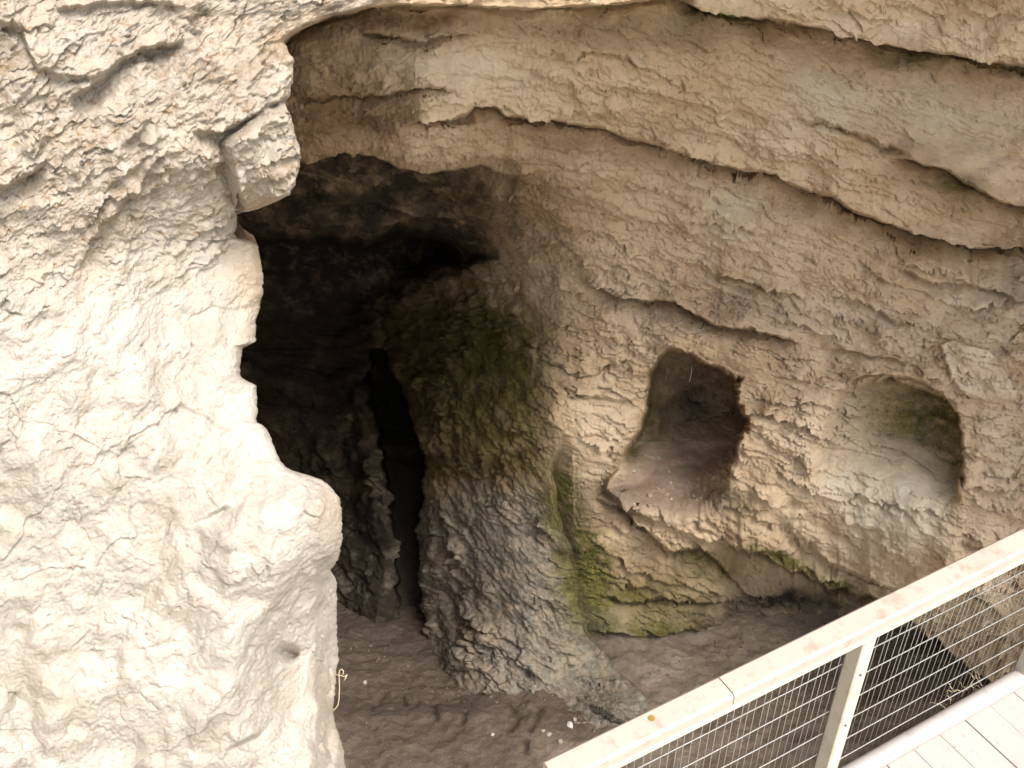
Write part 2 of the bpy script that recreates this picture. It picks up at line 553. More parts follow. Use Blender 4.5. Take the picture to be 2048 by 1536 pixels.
m_d = sstep(-1, 1, (Y - np.interp(X, l5x, l5y) - 9 * perlin(X / 28 + 4, X * 0 + 2.7, X * 0) - 16 * perlin(X / 70, X * 0 + 9.2, X * 0)) / l5w) * (1 - sstep(-110, 50, X - np.interp(Y, be_y, be_x) + 22 * perlin(X / 45, Y / 45, X * 0 + 3)))
m_d = np.where(Y > 700, 0, m_d)
edge_y = [640, 705, 740, 820, 930, 990, 1060, 1150, 1230, 1320, 1420, 1520]
edge_x = [766, 770, 785, 822, 846, 848, 834, 838, 850, 858, 880, 900]
ex = np.interp(Y, edge_y, edge_x) + 12 * perlin(Y / 30, Y * 0 + 2.2, Y * 0) + 3 * perlin(Y / 9, Y * 0 + 8.2, Y * 0)
m_d = np.maximum(m_d, sstep(-3, 3, ex - X) * sstep(690, 705, Y))
D = D * (1 - m_d) + np.maximum(tps(DEEP, X, Y), D) * m_d
# pillar's left edge: the slit and the passage behind it
de = X - ex
# left rib of the slit
rib_y = [690, 705, 760, 830, 900, 960, 1040, 1090, 1160, 1240]
rib_x = [762, 742, 738, 752, 766, 776, 790, 800, 800, 800]
rx = np.interp(Y, rib_y, rib_x) - 8 + 13 * perlin(Y / 34 + 2, Y * 0 + 6.2, Y * 0) + 5 * perlin(Y / 12, Y * 0 + 5.2, Y * 0)
slit = sstep(0, 10, X - rx) * (1 - sstep(-5, 1, de)) * sstep(692, 730, Y) * (1 - sstep(1060, 1270, Y))
rnd = sstep(0, 70, de) * 1.0
pill = sstep(540, 760, Y) * (1 - sstep(1420, 1520, Y))
D = D + pill * 0.16 * np.exp(-np.clip(de, 0, None) / 26) * (de > 0)
D = D + 1.1 * slit
D = D - 0.16 * np.exp(-((X - rx + 22) / 24) ** 2) * sstep(700, 800, Y) * (1 - sstep(1020, 1120, Y))
# right boundary of the buttress: a groove running down to the foot
gy_ = [760, 850, 960, 1060, 1150, 1260, 1330, 1400]
gx_ = [1110, 1128, 1100, 1122, 1152, 1168, 1225, 1300]
gr = X - (np.interp(Y, gy_, gx_) + 7 * perlin(Y / 34, Y * 0 + 1.1, Y * 0))
gm = sstep(800, 960, Y) * (1 - sstep(1380, 1440, Y))
D = D + gm * (-0.06 * np.exp(-np.clip(-gr, 0, None) / 60) * (1 - sstep(-3, 3, gr)) + 0.13 * sstep(-3, 3, gr) * np.exp(-np.clip(gr, 0, None) / 55))
D_soft = blur(D, 10, 2)
# beds and ledges
L = [
    ([(480, 120), (571, 84), (587, 68), (623, 50), (664, 32), (705, 25), (742, 14), (787, 8), (838, 10), (930, 9), (975, 14), (1060, 18), (1110, 14), (1250, 6), (1400, -20)], .34, 130, 70, .4, 2),
    ([(1330, -14), (1403, 18), (1503, 36), (1567, 40), (1680, 68), (1750, 84), (1818, 100), (1932, 112), (2048, 134), (2250, 170)], .36, 60, 70, .62, 4),
    ([(790, 246), (870, 240), (930, 232), (950, 216), (990, 215), (1010, 232), (1100, 240), (1200, 256), (1260, 279), (1350, 302), (1450, 332), (1550, 352), (1600, 378), (1660, 394), (1700, 415), (1760, 445), (1850, 470), (1940, 495), (2048, 492), (2200, 500)], .30, 70, 45, .62, 5),
    ([(600, 398), (680, 402), (750, 410), (830, 432), (890, 460)], .26, 40, 50, .5, 5),
    ([(1150, 560), (1230, 590), (1307, 602), (1350, 604), (1398, 634), (1426, 648), (1499, 656), (1567, 675), (1610, 686)], .15, 45, 34, .6, 5),
    ([(1400, 540), (1430, 548), (1460, 545), (1520, 565), (1600, 590)], .06, 30, 26, .5, 4),
    ([(1770, 310), (1800, 315), (1886, 337), (1955, 378), (1996, 401), (2048, 413), (2200, 430)], .20, 40, 60, .5, 4),
    ([(1660, 735), (1690, 758), (1760, 748), (1830, 756), (1900, 792), (1925, 830)], .06, 40, 30, .4, 5),
    ([(690, 66), (769, 71), (851, 82), (879, 73), (960, 71)], .09, 40, 30, .5, 4),
    ([(560, 196), (650, 192), (760, 187), (860, 170), (930, 190)], .08, 40, 30, .5, 5),
    ([(1570, 235), (1640, 240), (1700, 262), (1770, 290), (1830, 312)], .06, 30, 26, .5, 5),
    ([(1430, 1086), (1500, 1100), (1570, 1132), (1640, 1166), (1700, 1184), (1760, 1196), (1800, 1228), (1857, 1268), (1931, 1328), (1972, 1363), (2048, 1420), (2200, 1520)], .46, 70, 120, .6, 13),
    ([(1560, 1030), (1585, 1062), (1600, 1092), (1658, 1124), (1736, 1160), (1810, 1185)], .09, 40, 26, .5, 5),
    ([(1180, 990), (1240, 1014), (1290, 1056), (1330, 1102), (1400, 1096), (1450, 1140), (1500, 1190)], .12, 40, 40, .5, 7),
    ([(1170, 1262), (1248, 1269), (1287, 1273), (1345, 1269), (1420, 1254)], .10, 34, 30, .5, 5),
    ([(1180, 1190), (1260, 1205), (1330, 1196), (1440, 1206), (1520, 1190)], .06, 30, 30, .5, 6),
    ([(1000, 470), (1060, 486), (1120, 488), (1180, 516)], .05, 40, 24, .5, 4),
    ([(1100, 760), (1160, 790), (1240, 800), (1296, 792)], .04, 40, 24, .5, 4),
    ([(1880, 1150), (1930, 1180), (1980, 1210), (2020, 1245)], .07, 40, 24, .5, 5),
    ([(1850, 1200), (1890, 1224), (1925, 1242)], .05, 30, 24, .5, 5),
    ([(1900, 1080), (1960, 1096), (2048, 1130)], .05, 40, 24, .5, 5),
    ([(1100, 120), (1180, 105), (1260, 118), (1340, 150)], .035, 30, 20, .5, 5),
    ([(1200, 170), (1320, 190), (1440, 220), (1520, 230)], .035, 30, 20, .5, 5),
    ([(1640, 590), (1720, 600), (1790, 640), (1850, 650)], .045, 30, 24, .5, 5),
    ([(1760, 520), (1850, 560), (1960, 570), (2048, 600)], .05, 34, 28, .5, 5),
    ([(1620, 696), (1700, 700), (1780, 716), (1860, 722)], .04, 26, 24, .5, 5),
]
for i, (p, s_, u_, d_, un_, w_) in enumerate(L):
    D = ledge(D, X, Y, p, s_, u_, d_, un_, w_, 2.0, 60, 3.7 * i)
# niches
def window(x0, x1, y0, y1):
    i0, i1 = np.searchsorted(ay, y0), np.searchsorted(ay, y1)
    j0, j1 = np.searchsorted(ax, x0), np.searchsorted(ax, x1)
    return slice(i0, i1), slice(j0, j1)
w1 = window(1150, 1560, 640, 1110)
xs, ys = X[w1], Y[w1]
N1 = [(1300, 745), (1318, 712), (1340, 694), (1381, 708), (1412, 728), (1450, 742), (1482, 757), (1473, 793), (1495, 838), (1490, 860), (1478, 880), (1462, 930), (1444, 965), (1438, 1010), (1400, 1040), (1330, 1052), (1270, 1030), (1205, 980), (1215, 955), (1250, 920), (1256, 895), (1280, 860), (1292, 820)]
wob = 6 * perlin(xs / 26, ys / 26, xs * 0 + 3) + 4 * perlin(xs / 9, ys / 9, xs * 0 + 7)
sd = sd_poly(xs, ys, N1) + wob * sstep(1290, 1500, xs) + 0.4 * wob
Df = D[w1]
lipz = 3.80 / fwd(1000.0)
fl = (lipz * drop(1000.0)) / drop(ys) * fwd(ys) * (1 + 0.0) + 0.02 * fbm(xs / 30, ys / 30, xs * 0, 3)
back = 4.5 + 0.05 * fbm(xs / 50, ys / 50, xs * 0 + 2, 3) - 0.25 * sstep(1400, 1260, xs) + 0.1 * blob(xs, ys, 1400, 800, 40, 30)
inner = np.minimum(back, np.maximum(fl, Df))
tin = sstep(4, -9, sd)
floor_part = sstep(890, 960, ys)
# the lip of the niche floor runs out smoothly, the other sides are cut
tin = np.where(floor_part > 0, tin * (1 - floor_part) + floor_part * sstep(14, -60, sd), tin)
Df = Df * (1 - tin) + inner * tin
# rounded left jamb
Df = Df + 0.10 * np.exp(-np.clip(sd, 0, None) / 24) * sstep(8, -4, -sd) * sstep(1340, 1280, xs)
D[w1] = Df
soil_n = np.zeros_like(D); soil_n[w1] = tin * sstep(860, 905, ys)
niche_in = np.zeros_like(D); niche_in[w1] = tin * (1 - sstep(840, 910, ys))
w2 = window(1560, 2010, 680, 1240)
xs, ys = X[w2], Y[w2]
N2 = [(1668, 775), (1730, 752), (1800, 756), (1873, 780), (1905, 806), (1921, 840), (1928, 900), (1926, 960), (1918, 1040), (1912, 1110), (1800, 1125), (1670, 1075), (1618, 965), (1636, 860)]
sd = sd_poly(xs, ys, N2) + 9 * perlin(xs / 26, ys / 26, xs * 0 + 9) + 3 * perlin(xs / 9, ys / 9, xs * 0 + 1)
soft = 6 + 40 * sstep(1780, 1640, xs) + 90 * sstep(960, 1100, ys)
t = sstep(0, 1, -sd / soft)
prof = (0.5 + 0.5 * sstep(1630, 1800, xs)) * (1 - 0.95 * sstep(850, 1040, ys)) * 0.23
D[w2] = D[w2] + t * prof
niche2 = np.zeros_like(D); niche2[w2] = t
# pale slab
w3 = window(1840, 2080, 640, 840)
xs, ys = X[w3], Y[w3]
sd = sd_poly(xs, ys, [(1880, 690), (1905, 680), (1980, 700), (2036, 780), (2030, 802), (1990, 804), (1930, 790), (1905, 762)])
slab = np.zeros_like(D); slab[w3] = sstep(3, -3, sd)
D = D - 0.035 * slab
# knob behind the niches' dividing wall
D = D - 0.03 * blob(X, Y, 1460, 980, 26, 20)

# large soft shape
DW = 1.0 - 0.85 * niche_in
D = D + 0.07 * fbm(X / 210, Y / 120, X * 0 + 5.5, 3) * DW
Z = D / fwd(Y)
P = unproject(X, Y, Z).astype(f32)
# smooth normals to push along
Ps = unproject(X, Y, D_soft / fwd(Y)).astype(f32)
Nn = grid_normals(Ps)
tocam = np.array([0, 0, CAMH], f32) - P
flip = np.sign((Nn * tocam).sum(-1, keepdims=True)); flip[flip == 0] = 1
Nn = Nn * flip
# bedding coordinates: along / across the beds, in metres of wall
l3 = np.interp(X, [600, 1000, 1200, 1450, 1700, 1950, 2300], [250, 235, 262, 335, 415, 492, 520])
steep = 1.0 + 1.3 * sstep(500, 1000, Y) * sstep(1300, 1050, X)
bed = Y - (l3 - 250) * steep - sstep(1150, 850, X) * sstep(500, 800, Y) * (X - 1150) * 0.75
k = 4.4 / FPX
U = X * k; Vb = bed * k; Wd = Z * 1.0
wa = 0.10 * fbm(U * 3, Vb * 3, Wd, 3)
wb = 0.06 * fbm(U * 4 + 7, Vb * 4, Wd, 3)
U2, V2 = U + wa, Vb + wb
# region weights
flaky = np.clip(0.35 + sstep(430, 640, Y) * sstep(1000, 1250, X) * 0.75 + 0.5 * blob(X, Y, 1560, 600, 220, 90) + 0.6 * sstep(1900, 2040, X) * sstep(520, 640, Y), 0, 1.15)
flaky *= (1 - 0.75 * slab) * (1 - 0.8 * soil_n) * (1 - 0.6 * niche2 * sstep(820, 960, Y))
rug = sstep(1180, 1050, X) * sstep(430, 600, Y)         # buttress: rugged short scales
smoothz = np.clip(blob(X, Y, 1760, 420, 160, 45, 20) + blob(X, Y, 1900, 240, 160, 60, 8) + blob(X, Y, 1480, 190, 120, 50, 10) + blob(X, Y, 950, 140, 130, 50) + blob(X, Y, 1750, 1110, 160, 60, 25), 0, 1)
h = np.zeros_like(D)


def flakes(t, amp_mask, lean=0.8):
    """overlapping scales: each swells slowly and breaks off in a sharp undercut edge"""
    fr = t - np.floor(t)
    row = RND[np.floor(t).astype(np.int32) & 255]
    return amp_mask * (np.power(fr, lean) * (1 - sstep(.965, 1.0, fr)) - .4 - .45 * np.exp(-(fr / .07) ** 2)) * (.3 + 1.1 * row[..., 0])


m1 = sstep(.0, .22, fbm(U * 3.1 + 3, Vb * 6, Wd, 3)); m2 = sstep(-.02, .2, fbm(U * 8 + 9, Vb * 17, Wd * 4, 3)); m3 = sstep(-.02, .2, fbm(U * 20 + 1, Vb * 42, Wd * 9, 2))
t1 = Vb * 9 + 1.3 * fbm(U * 3.2, Vb * 5, Wd * 2, 4) + 0.25 * fbm(U * 16, Vb * 22, Wd * 8, 3)
t2 = Vb * 22 + 2.2 * fbm(U * 3.4 + 4, Vb * 10, Wd * 3, 4) + 0.4 * fbm(U * 22, Vb * 40, Wd * 9, 3)
t3 = Vb * 55 + 3.2 * fbm(U * 7 + 8, Vb * 22, Wd * 8, 4)
smoothz = np.clip(smoothz + 0.85 * sstep(.02, .22, fbm(X / 190 + 3.1, (Y - .35 * X) / 90, X * 0 + 2.2, 3)), 0, 1)
lam = (0.35 + 0.65 * flaky) * (1 - 0.65 * smoothz) * (1 - 0.8 * rug)
h += lam * (flakes(t1, 0.075 * m1) + flakes(t2, 0.040 * m2) + flakes(t3, 0.018 * m3))
a1, j1, r1 = plates(U2 * 5.0, V2 * 24, Wd * 4, 0.8)
a2, j2, r2 = plates(U2 * 10 + 5, V2 * 52, Wd * 7, 0.8)
a0, j0, r0 = plates(U2 * 3.6 + 2, V2 * 11, Wd * 3, 0.9)
h += 0.05 * a0 * np.clip(blob(X, Y, 1540, 610, 170, 70, 12) + .7 * blob(X, Y, 1830, 690, 150, 50, 8) + .5 * blob(X, Y, 1480, 1130, 120, 50, 22), 0, 1) * (1 - .8 * slab)
fl1 = sstep(-.1, .4, fbm(U * 2.2 + 3, Vb * 3.5, Wd, 3))
h += flaky * fl1 * (1 - .8 * rug) * 0.032 * a1
h += (0.15 + 0.6 * flaky) * (1 - 0.7 * smoothz) * (1 - .8 * rug) * 0.013 * a2 * m2
# roof: long thin laminae
roof = sstep(620, 420, Y)
ln = fbm(U2 * 2.2, V2 * 15, Wd * 2, 5, 0.55)
h += roof * 0.035 * ln * (1 - 0.4 * smoothz)
# buttress: diagonal torn scales
ca, sa = math.cos(math.radians(40)), math.sin(math.radians(40))
q1 = (X * ca + Y * sa) * k; q2 = (-X * sa + Y * ca) * k
wq = 0.05 * fbm(q1 * 7, q2 * 7, Wd * 3, 4); wq2 = 0.05 * fbm(q1 * 7 + 9, q2 * 7, Wd * 3, 4)
b2, jb2, rb2 = plates((q1 + wq) * 14, (q2 + wq2) * 30, Wd * 6, 0.9)
mm = sstep(-.2, .3, fbm(q1 * 6 + 2, q2 * 9, Wd * 2, 3))
tq1 = q2 * 10 + 1.6 * fbm(q1 * 5, q2 * 6, Wd * 2, 4) ; tq2 = q2 * 27 + 2.6 * fbm(q1 * 11, q2 * 14, Wd * 5, 4)
patch = .25 + .75 * sstep(-.2, .25, fbm(q1 * 3.1 + 5, q2 * 4.2, Wd, 3))
h += rug * patch * (flakes(tq1, 0.05 * mm) + 0.045 * plates((q1 + wq) * 4.5, (q2 + wq2) * 8, Wd * 3, 1.0)[0] + flakes(tq2, 0.016 * sstep(-.2, .25, fbm(q1 * 14, q2 * 20, Wd * 6, 3))) + 0.009 * b2 + 0.045 * fbm(q1 * 6, q2 * 10, Wd * 4, 5, .58))
# everything: crumbly grain
h += 0.0075 * (1 - .45 * smoothz) * fbm(U * 20, Vb * 52, Wd * 20, 5, 0.68)
h += 0.02 * fbm(U * 7, Vb * 10, Wd * 6, 3) * (1 - .5 * niche2)
grain = fbm(U * 70, Vb * 90, Wd * 60, 2)
h += 0.005 * grain
# ceiling of the deep chamber: lumpy
h += 0.05 * fbm(U * 5, V2 * 9, Wd * 4, 4) * sstep(340, 420, Y) * sstep(1000, 900, X)
h *= 1 - 0.55 * soil_n
h *= 1 - .75 * np.exp(-((Y - 10) / 24) ** 2) * sstep(1420, 1250, X)
gd = np.maximum(np.abs(np.gradient(Z, axis=0)), np.abs(np.gradient(Z, axis=1)))
gd = blur(np.minimum(gd, .2), 1, 1)
h *= 1 / (1 + (gd / .05) ** 2)
P = P + Nn * h[..., None]

# ------------------ what the rock is coloured with (lichen, moss, damp, soil), with the chamber's shade painted in
def B(*a): return blob(X, Y, *a)
nz = fbm(X / 60, Y / 40, X * 0 + 1.5, 4)
nz2 = fbm(X / 18, Y / 14, X * 0 + 8.5, 3)
moss = (0.5 * B(1140, 1090, 50, 130, -8) + 0.7 * B(1185, 1120, 40, 80) + 0.75 * B(1120, 980, 40, 60) + 0.7 * niche2 * B(1830, 830, 110, 70) + 0.4 * niche2 * B(1905, 920, 34, 130)
        + 0.8 * B(1290, 855, 45, 70) * (niche_in > .3) + 0.75 * B(1265, 905, 22, 22) + 0.8 * B(1640, 1150, 110, 18, 24) + 0.75 * B(1320, 1262, 120, 22) + 0.65 * B(1400, 1115, 60, 26, 20) + 0.7 * B(1535, 1095, 60, 16, 25)
        + 0.55 * B(1440, 28, 80, 16, 10) + 0.55 * B(1840, 118, 110, 18, 8) + 0.5 * B(1900, 365, 70, 20, 14) + 0.35 * B(1050, 760, 80, 160) + 0.48 * B(1340, 1190, 160, 60) + 0.4 * B(1180, 1180, 50, 70)
        + 0.35 * B(940, 720, 90, 180) + 0.4 * B(720, 880, 30, 160, -12) + 0.5 * B(785, 1010, 24, 40) + 0.35 * B(1480, 1010, 40, 30) + 0.25 * B(1260, 40, 160, 30))
moss = np.clip(1.25 * moss * (1 + 0.9 * nz) + 0.15 * nz2 * (moss > 0.1), 0, 1)
grey = (1.0 * sstep(940, 1010, Y + 40 * nz) * sstep(1150, 1080, X - (Y - 1000) * 0.48 + 30 * nz) * sstep(1490, 1430, Y) + 0.25 * B(1640, 190, 120, 60, 15) + 0.3 * B(1900, 230, 170, 60, 8) + 0.7 * B(1440, 990, 40, 40) + 0.6 * B(1330, 1000, 90, 40) * soil_n + 0.8 * B(1260, 985, 50, 26) + 0.6 * B(2030, 560, 40, 50) + .5 * B(1250, 1390, 90, 60))
grey = np.clip(grey * (1 + 0.6 * nz), 0, 1)
wet_shade = (0.85 * np.clip(m_c, 0, 1) + 0.9 * B(1520, 1200, 120, 22, -8) + 0.9 * B(1660, 1212, 90, 22, 5) + 0.6 * B(1420, 1255, 100, 24, -10) + 0.5 * B(960, 950, 90, 40, 20) + 0.55 * B(1180, 1010, 30, 40) + 0.5 * B(760, 1150, 60, 120)  # ceiling and chamber terms paint in their shade, beside patches of damp
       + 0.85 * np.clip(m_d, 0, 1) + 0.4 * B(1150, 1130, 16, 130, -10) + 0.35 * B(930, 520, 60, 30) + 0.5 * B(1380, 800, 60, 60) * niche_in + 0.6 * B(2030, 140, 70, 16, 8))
wet_shade = np.clip(wet_shade * (1 + 0.8 * nz), 0, 1)
pale = (0.7 * B(930, 140, 150, 60, 8) + 0.5 * B(880, 275, 80, 30, 10) + slab + 0.5 * B(1700, 650, 200, 80, 10) + 0.45 * B(1620, 900, 80, 200) + 0.6 * B(2000, 960, 70, 240) + 0.5 * B(1950, 600, 120, 60) + 0.55 * B(1750, 1130, 200, 50, 24)
        + 0.45 * B(1560, 280, 120, 26, 15) + 0.6 * B(1960, 330, 90, 30, 15) + 0.7 * B(1850, 66, 160, 30, 8) + 0.3 * B(1200, 860, 60, 120) + 0.5 * B(1980, 1230, 90, 90) + .3 * B(1400, 380, 160, 40, 20))
pale = np.clip(pale * (1 + 0.6 * nz), 0, 1)
brown = (0.5 * sstep(960, 660, X + 60 * nz) * sstep(345, 320, Y) * sstep(10, 40, Y) + 0.35 * B(1150, 70, 240, 36, 4) + 0.3 * B(1300, 250, 200, 24, 12) + 0.8 * B(820, 42, 210, 26) + 0.55 * B(1180, 290, 190, 30, 10) + 0.6 * B(1060, 360, 90, 50) + 0.9 * sstep(330, 400, Y) * sstep(1010, 930, X) * sstep(800, 640, Y)  # the chamber term helps paint its shade over the brown rock
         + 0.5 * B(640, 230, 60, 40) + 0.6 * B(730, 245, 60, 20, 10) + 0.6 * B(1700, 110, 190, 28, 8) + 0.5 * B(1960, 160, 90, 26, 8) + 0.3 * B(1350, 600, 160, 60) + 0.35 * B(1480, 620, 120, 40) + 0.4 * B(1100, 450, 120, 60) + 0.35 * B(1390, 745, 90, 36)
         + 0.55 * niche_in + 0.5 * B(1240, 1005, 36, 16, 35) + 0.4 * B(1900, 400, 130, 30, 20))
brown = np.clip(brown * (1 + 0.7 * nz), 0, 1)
ochre = (1.0 * sstep(520, 680, Y + 50 * nz) * sstep(1010, 930, Y + 50 * nz) * sstep(1150, 1040, X + 50 * nz) + 0.55 * B(1340, 1200, 150, 70) + 0.5 * B(1250, 1160, 70, 60) + 0.4 * B(1300, 1290, 110, 30) + 0.35 * B(1350, 60, 200, 40) + 0.4 * niche2 * B(1820, 850, 110, 90))
ochre = np.clip(ochre * (1 + 0.6 * nz), 0, 1)
white = np.clip((1.0 * niche2 * B(1775, 995, 160, 105, 10) + 0.5 * B(1790, 1080, 140, 60) + 0.35 * B(1620, 250, 60, 20) + .5 * B(1640, 190, 120, 50, 15) + .55 * B(1900, 230, 170, 60, 8) + .5 * B(1480, 410, 60, 50, 25) + .4 * B(1440, 480, 50, 26) + .45 * B(940, 140, 140, 40, 6)) * (1 + .4 * nz), 0, 1)
soil = np.clip(soil_n * 0.9, 0, 1)
TA = np.stack([moss, grey, wet_shade, pale], -1)
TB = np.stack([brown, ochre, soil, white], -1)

# ------------------ split the sheet along its natural breaks into bodies of rock
nr, nc = X.shape
quads = grid_faces(nr, nc)
xc_ = 0.25 * (X[:-1, :-1] + X[1:, :-1] + X[:-1, 1:] + X[1:, 1:]).ravel()
yc_ = 0.25 * (Y[:-1, :-1] + Y[1:, :-1] + Y[:-1, 1:] + Y[1:, 1:]).ravel()


def under(line):
    q = np.array(line, float)
    return yc_ - np.interp(xc_, q[:, 0], q[:, 1])


up_l = under([(-900, 90), (571, 84), (664, 32), (787, 8), (930, 9), (1060, 16), (1110, 12), (1250, 4), (1330, -14), (1403, 18), (1503, 36), (1567, 40), (1680, 68), (1750, 84), (1818, 100), (1932, 112), (2048, 134), (3100, 300)])
mid_l = under([(-900, 380), (590, 326), (640, 318), (690, 301), (750, 315), (800, 335), (850, 346), (900, 342), (960, 330), (1000, 320), (1060, 270), (1100, 241), (1200, 256), (1260, 279), (1350, 302), (1450, 332), (1550, 352), (1600, 378), (1660, 394), (1700, 415), (1760, 445), (1850, 470), (1940, 495), (2048, 492), (3100, 560)])
ey = np.interp(yc_, [300, 380, 480, 520, 600, 660, 705, 740, 820, 930, 990, 1060, 1150, 1230, 1320, 1420, 1500], [1000, 975, 945, 905, 830, 790, 772, 785, 822, 846, 848, 834, 838, 850, 858, 880, 900])
ry = np.interp(yc_, [300, 470, 620, 760, 850, 960, 1060, 1150, 1260, 1330, 1400, 1500], [1000, 990, 1040, 1108, 1128, 1100, 1122, 1152, 1168, 1225, 1300, 1400])
reg = np.where(up_l < 0, 0, np.where(mid_l < 0, 1, np.where(xc_ < ey, 2, np.where(xc_ < ry, 3, 4))))
names = [('upper_cliff_ledge', 'pale layered rock ledge jutting out along the top of the cave mouth', 'rock ledge'),
         ('cave_roof', 'thick curving brown rock bed forming the roof over the cave mouth', 'rock roof'),
         ('cave_chamber', 'black shadowed inner chamber of the cave with a narrow slit', 'cave chamber'),
         ('rock_buttress', 'rugged grey and olive rock buttress between dark chamber and niches', 'rock buttress'),
         ('niche_wall', 'flaky tan rock wall with two hollowed niches behind the railing', 'rock wall')]


def submesh(name, sel):
    q = quads[sel]
    used = np.unique(q)
    lut = np.zeros(nr * nc, np.int32); lut[used] = np.arange(len(used))
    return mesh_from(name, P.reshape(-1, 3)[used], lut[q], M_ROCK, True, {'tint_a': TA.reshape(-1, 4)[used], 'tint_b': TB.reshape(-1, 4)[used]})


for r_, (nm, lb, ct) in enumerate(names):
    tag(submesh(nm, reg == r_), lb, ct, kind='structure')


def wall_point(px, py, off=0.0):
    i = min(max(np.searchsorted(ay, py), 0), nr - 1); j = min(max(np.searchsorted(ax, px), 0), nc - 1)
    return Vector(P[i, j] + Nn[i, j] * off), Vector(Nn[i, j])


# ------------------------------------------------------------------ pale foreground cliff, left
CON = [(571, 84), (577, 105), (586, 125), (584, 165), (580, 195), (570, 205), (572, 215), (580, 230), (588, 255), (594, 280), (599, 310), (597, 330), (592, 350), (588, 375), (578, 390), (560, 399), (540, 410), (510, 423), (490, 424), (472, 425), (474, 440), (471, 468), (475, 477), (495, 480), (515, 490), (518, 505), (524, 535), (527, 565), (523, 600), (515, 630), (510, 650), (512, 665), (511, 683), (500, 688), (486, 693), (484, 710), (480, 720), (480, 750), (490, 760), (512, 770), (514, 800), (513, 845), (525, 851), (535, 860), (545, 885), (554, 908), (562, 924), (573, 935), (588, 942), (604, 947), (622, 953), (641, 960), (660, 972), (675, 990), (682, 1010), (684, 1040), (687, 1065), (683, 1090), (675, 1120), (661, 1140), (668, 1150), (673, 1165), (674, 1200), (673, 1240), (675, 1280), (676, 1320), (670, 1350), (668, 1390), (665, 1420), (668, 1440), (678, 1470), (686, 1500), (692, 1540), (705, 1700), (720, 2100)]
CON[15:20] = [(560, 399), (540, 409), (512, 420), (490, 423), (472, 426)]
TOP = [(3100, -330), (2100, -260), (1400, -190), (1100, -140), (900, -80), (830, -40), (785, -8), (742, 12), (705, 23), (664, 32), (623, 50), (587, 68), (571, 84)]
cy = np.array([q[1] for q in TOP] + [q[1] for q in CON[1:]], float)
cx = np.array([q[0] for q in TOP] + [q[0] for q in CON[1:]], float)
fy = axis([(-1500, -330, 45), (-330, -20, 8), (-20, 1545, 2.0), (1545, 1700, 12), (1700, 2100, 50)])
xedge = np.interp(fy, cy, cx)
xedge = np.where(fy < -330, 3100, xedge)
nsm = 3.0 * perlin(fy / 17, fy * 0 + 1.1, fy * 0) + 1.6 * perlin(fy / 6, fy * 0 + 4.1, fy * 0)
xedge = xedge + nsm * (np.abs(fy - 768) < 800)
# columns: coarse outside the frame, fine inside, then the skirt that turns back into the cave
c_out = np.linspace(-1500, -20, 26, endpoint=False)
NF = 352
NS = 34
rows = len(fy)
XF = np.zeros((rows, len(c_out) + NF + NS), f32)
XF[:, :len(c_out)] = c_out[None]
sarr = np.linspace(0, 1, NF)
XF[:, len(c_out):len(c_out) + NF] = -20 + (xedge[:, None] + 20) * sarr[None]
skirt = np.linspace(0, 1, NS + 1)[1:] ** 1.6
XF[:, len(c_out) + NF:] = xedge[:, None] - 150 * np.minimum(1, skirt * 2)[None] ** 1.4
YF = np.repeat(fy[:, None], XF.shape[1], 1).astype(f32)
CF = [(-1500, -1500, 1.2), (-1500, 768, 0.9), (-1500, 2100, 1.1), (0, -1500, 2.1), (1500, -1500, 2.3), (3100, -1500, 2.1), (3100, -330, 2.15), (2000, -300, 2.5), (1200, -150, 2.58), (800, -20, 2.55),
      (0, 0, 2.05), (300, 0, 2.3), (560, 60, 2.46), (0, 400, 1.98), (250, 400, 2.12), (450, 300, 2.25), (580, 330, 2.38), (470, 450, 2.42), (0, 800, 1.82), (250, 800, 1.95), (480, 720, 2.2), (510, 800, 2.16),
      (0, 1200, 1.66), (300, 1150, 1.76), (540, 1000, 1.9), (640, 1050, 1.92), (480, 1250, 1.78), (640, 1300, 1.98), (0, 1536, 1.5), (300, 1536, 1.6), (450, 1500, 1.62), (670, 1500, 1.8), (-200, 2100, 1.3), (700, 2100, 1.4)]
DF = tps(CF, XF, YF)
XB, YB = XF, YF
DF_soft = DF.copy()
# block that hangs over the mouth
sd = sd_poly(XB, YB, [(440, 285), (460, 265), (490, 242), (530, 216), (575, 203), (620, 230), (640, 330), (610, 400), (540, 440), (480, 440), (462, 395), (450, 345)])
DF = DF - 0.10 * sstep(6, -26, sd) + 0.03 * np.exp(-np.abs(sd) / 6) + 0.30 * sstep(372, 420, YB - (XB - 590) * -0.28) * (sd < 0) * sstep(0, -8, sd) * 0.6
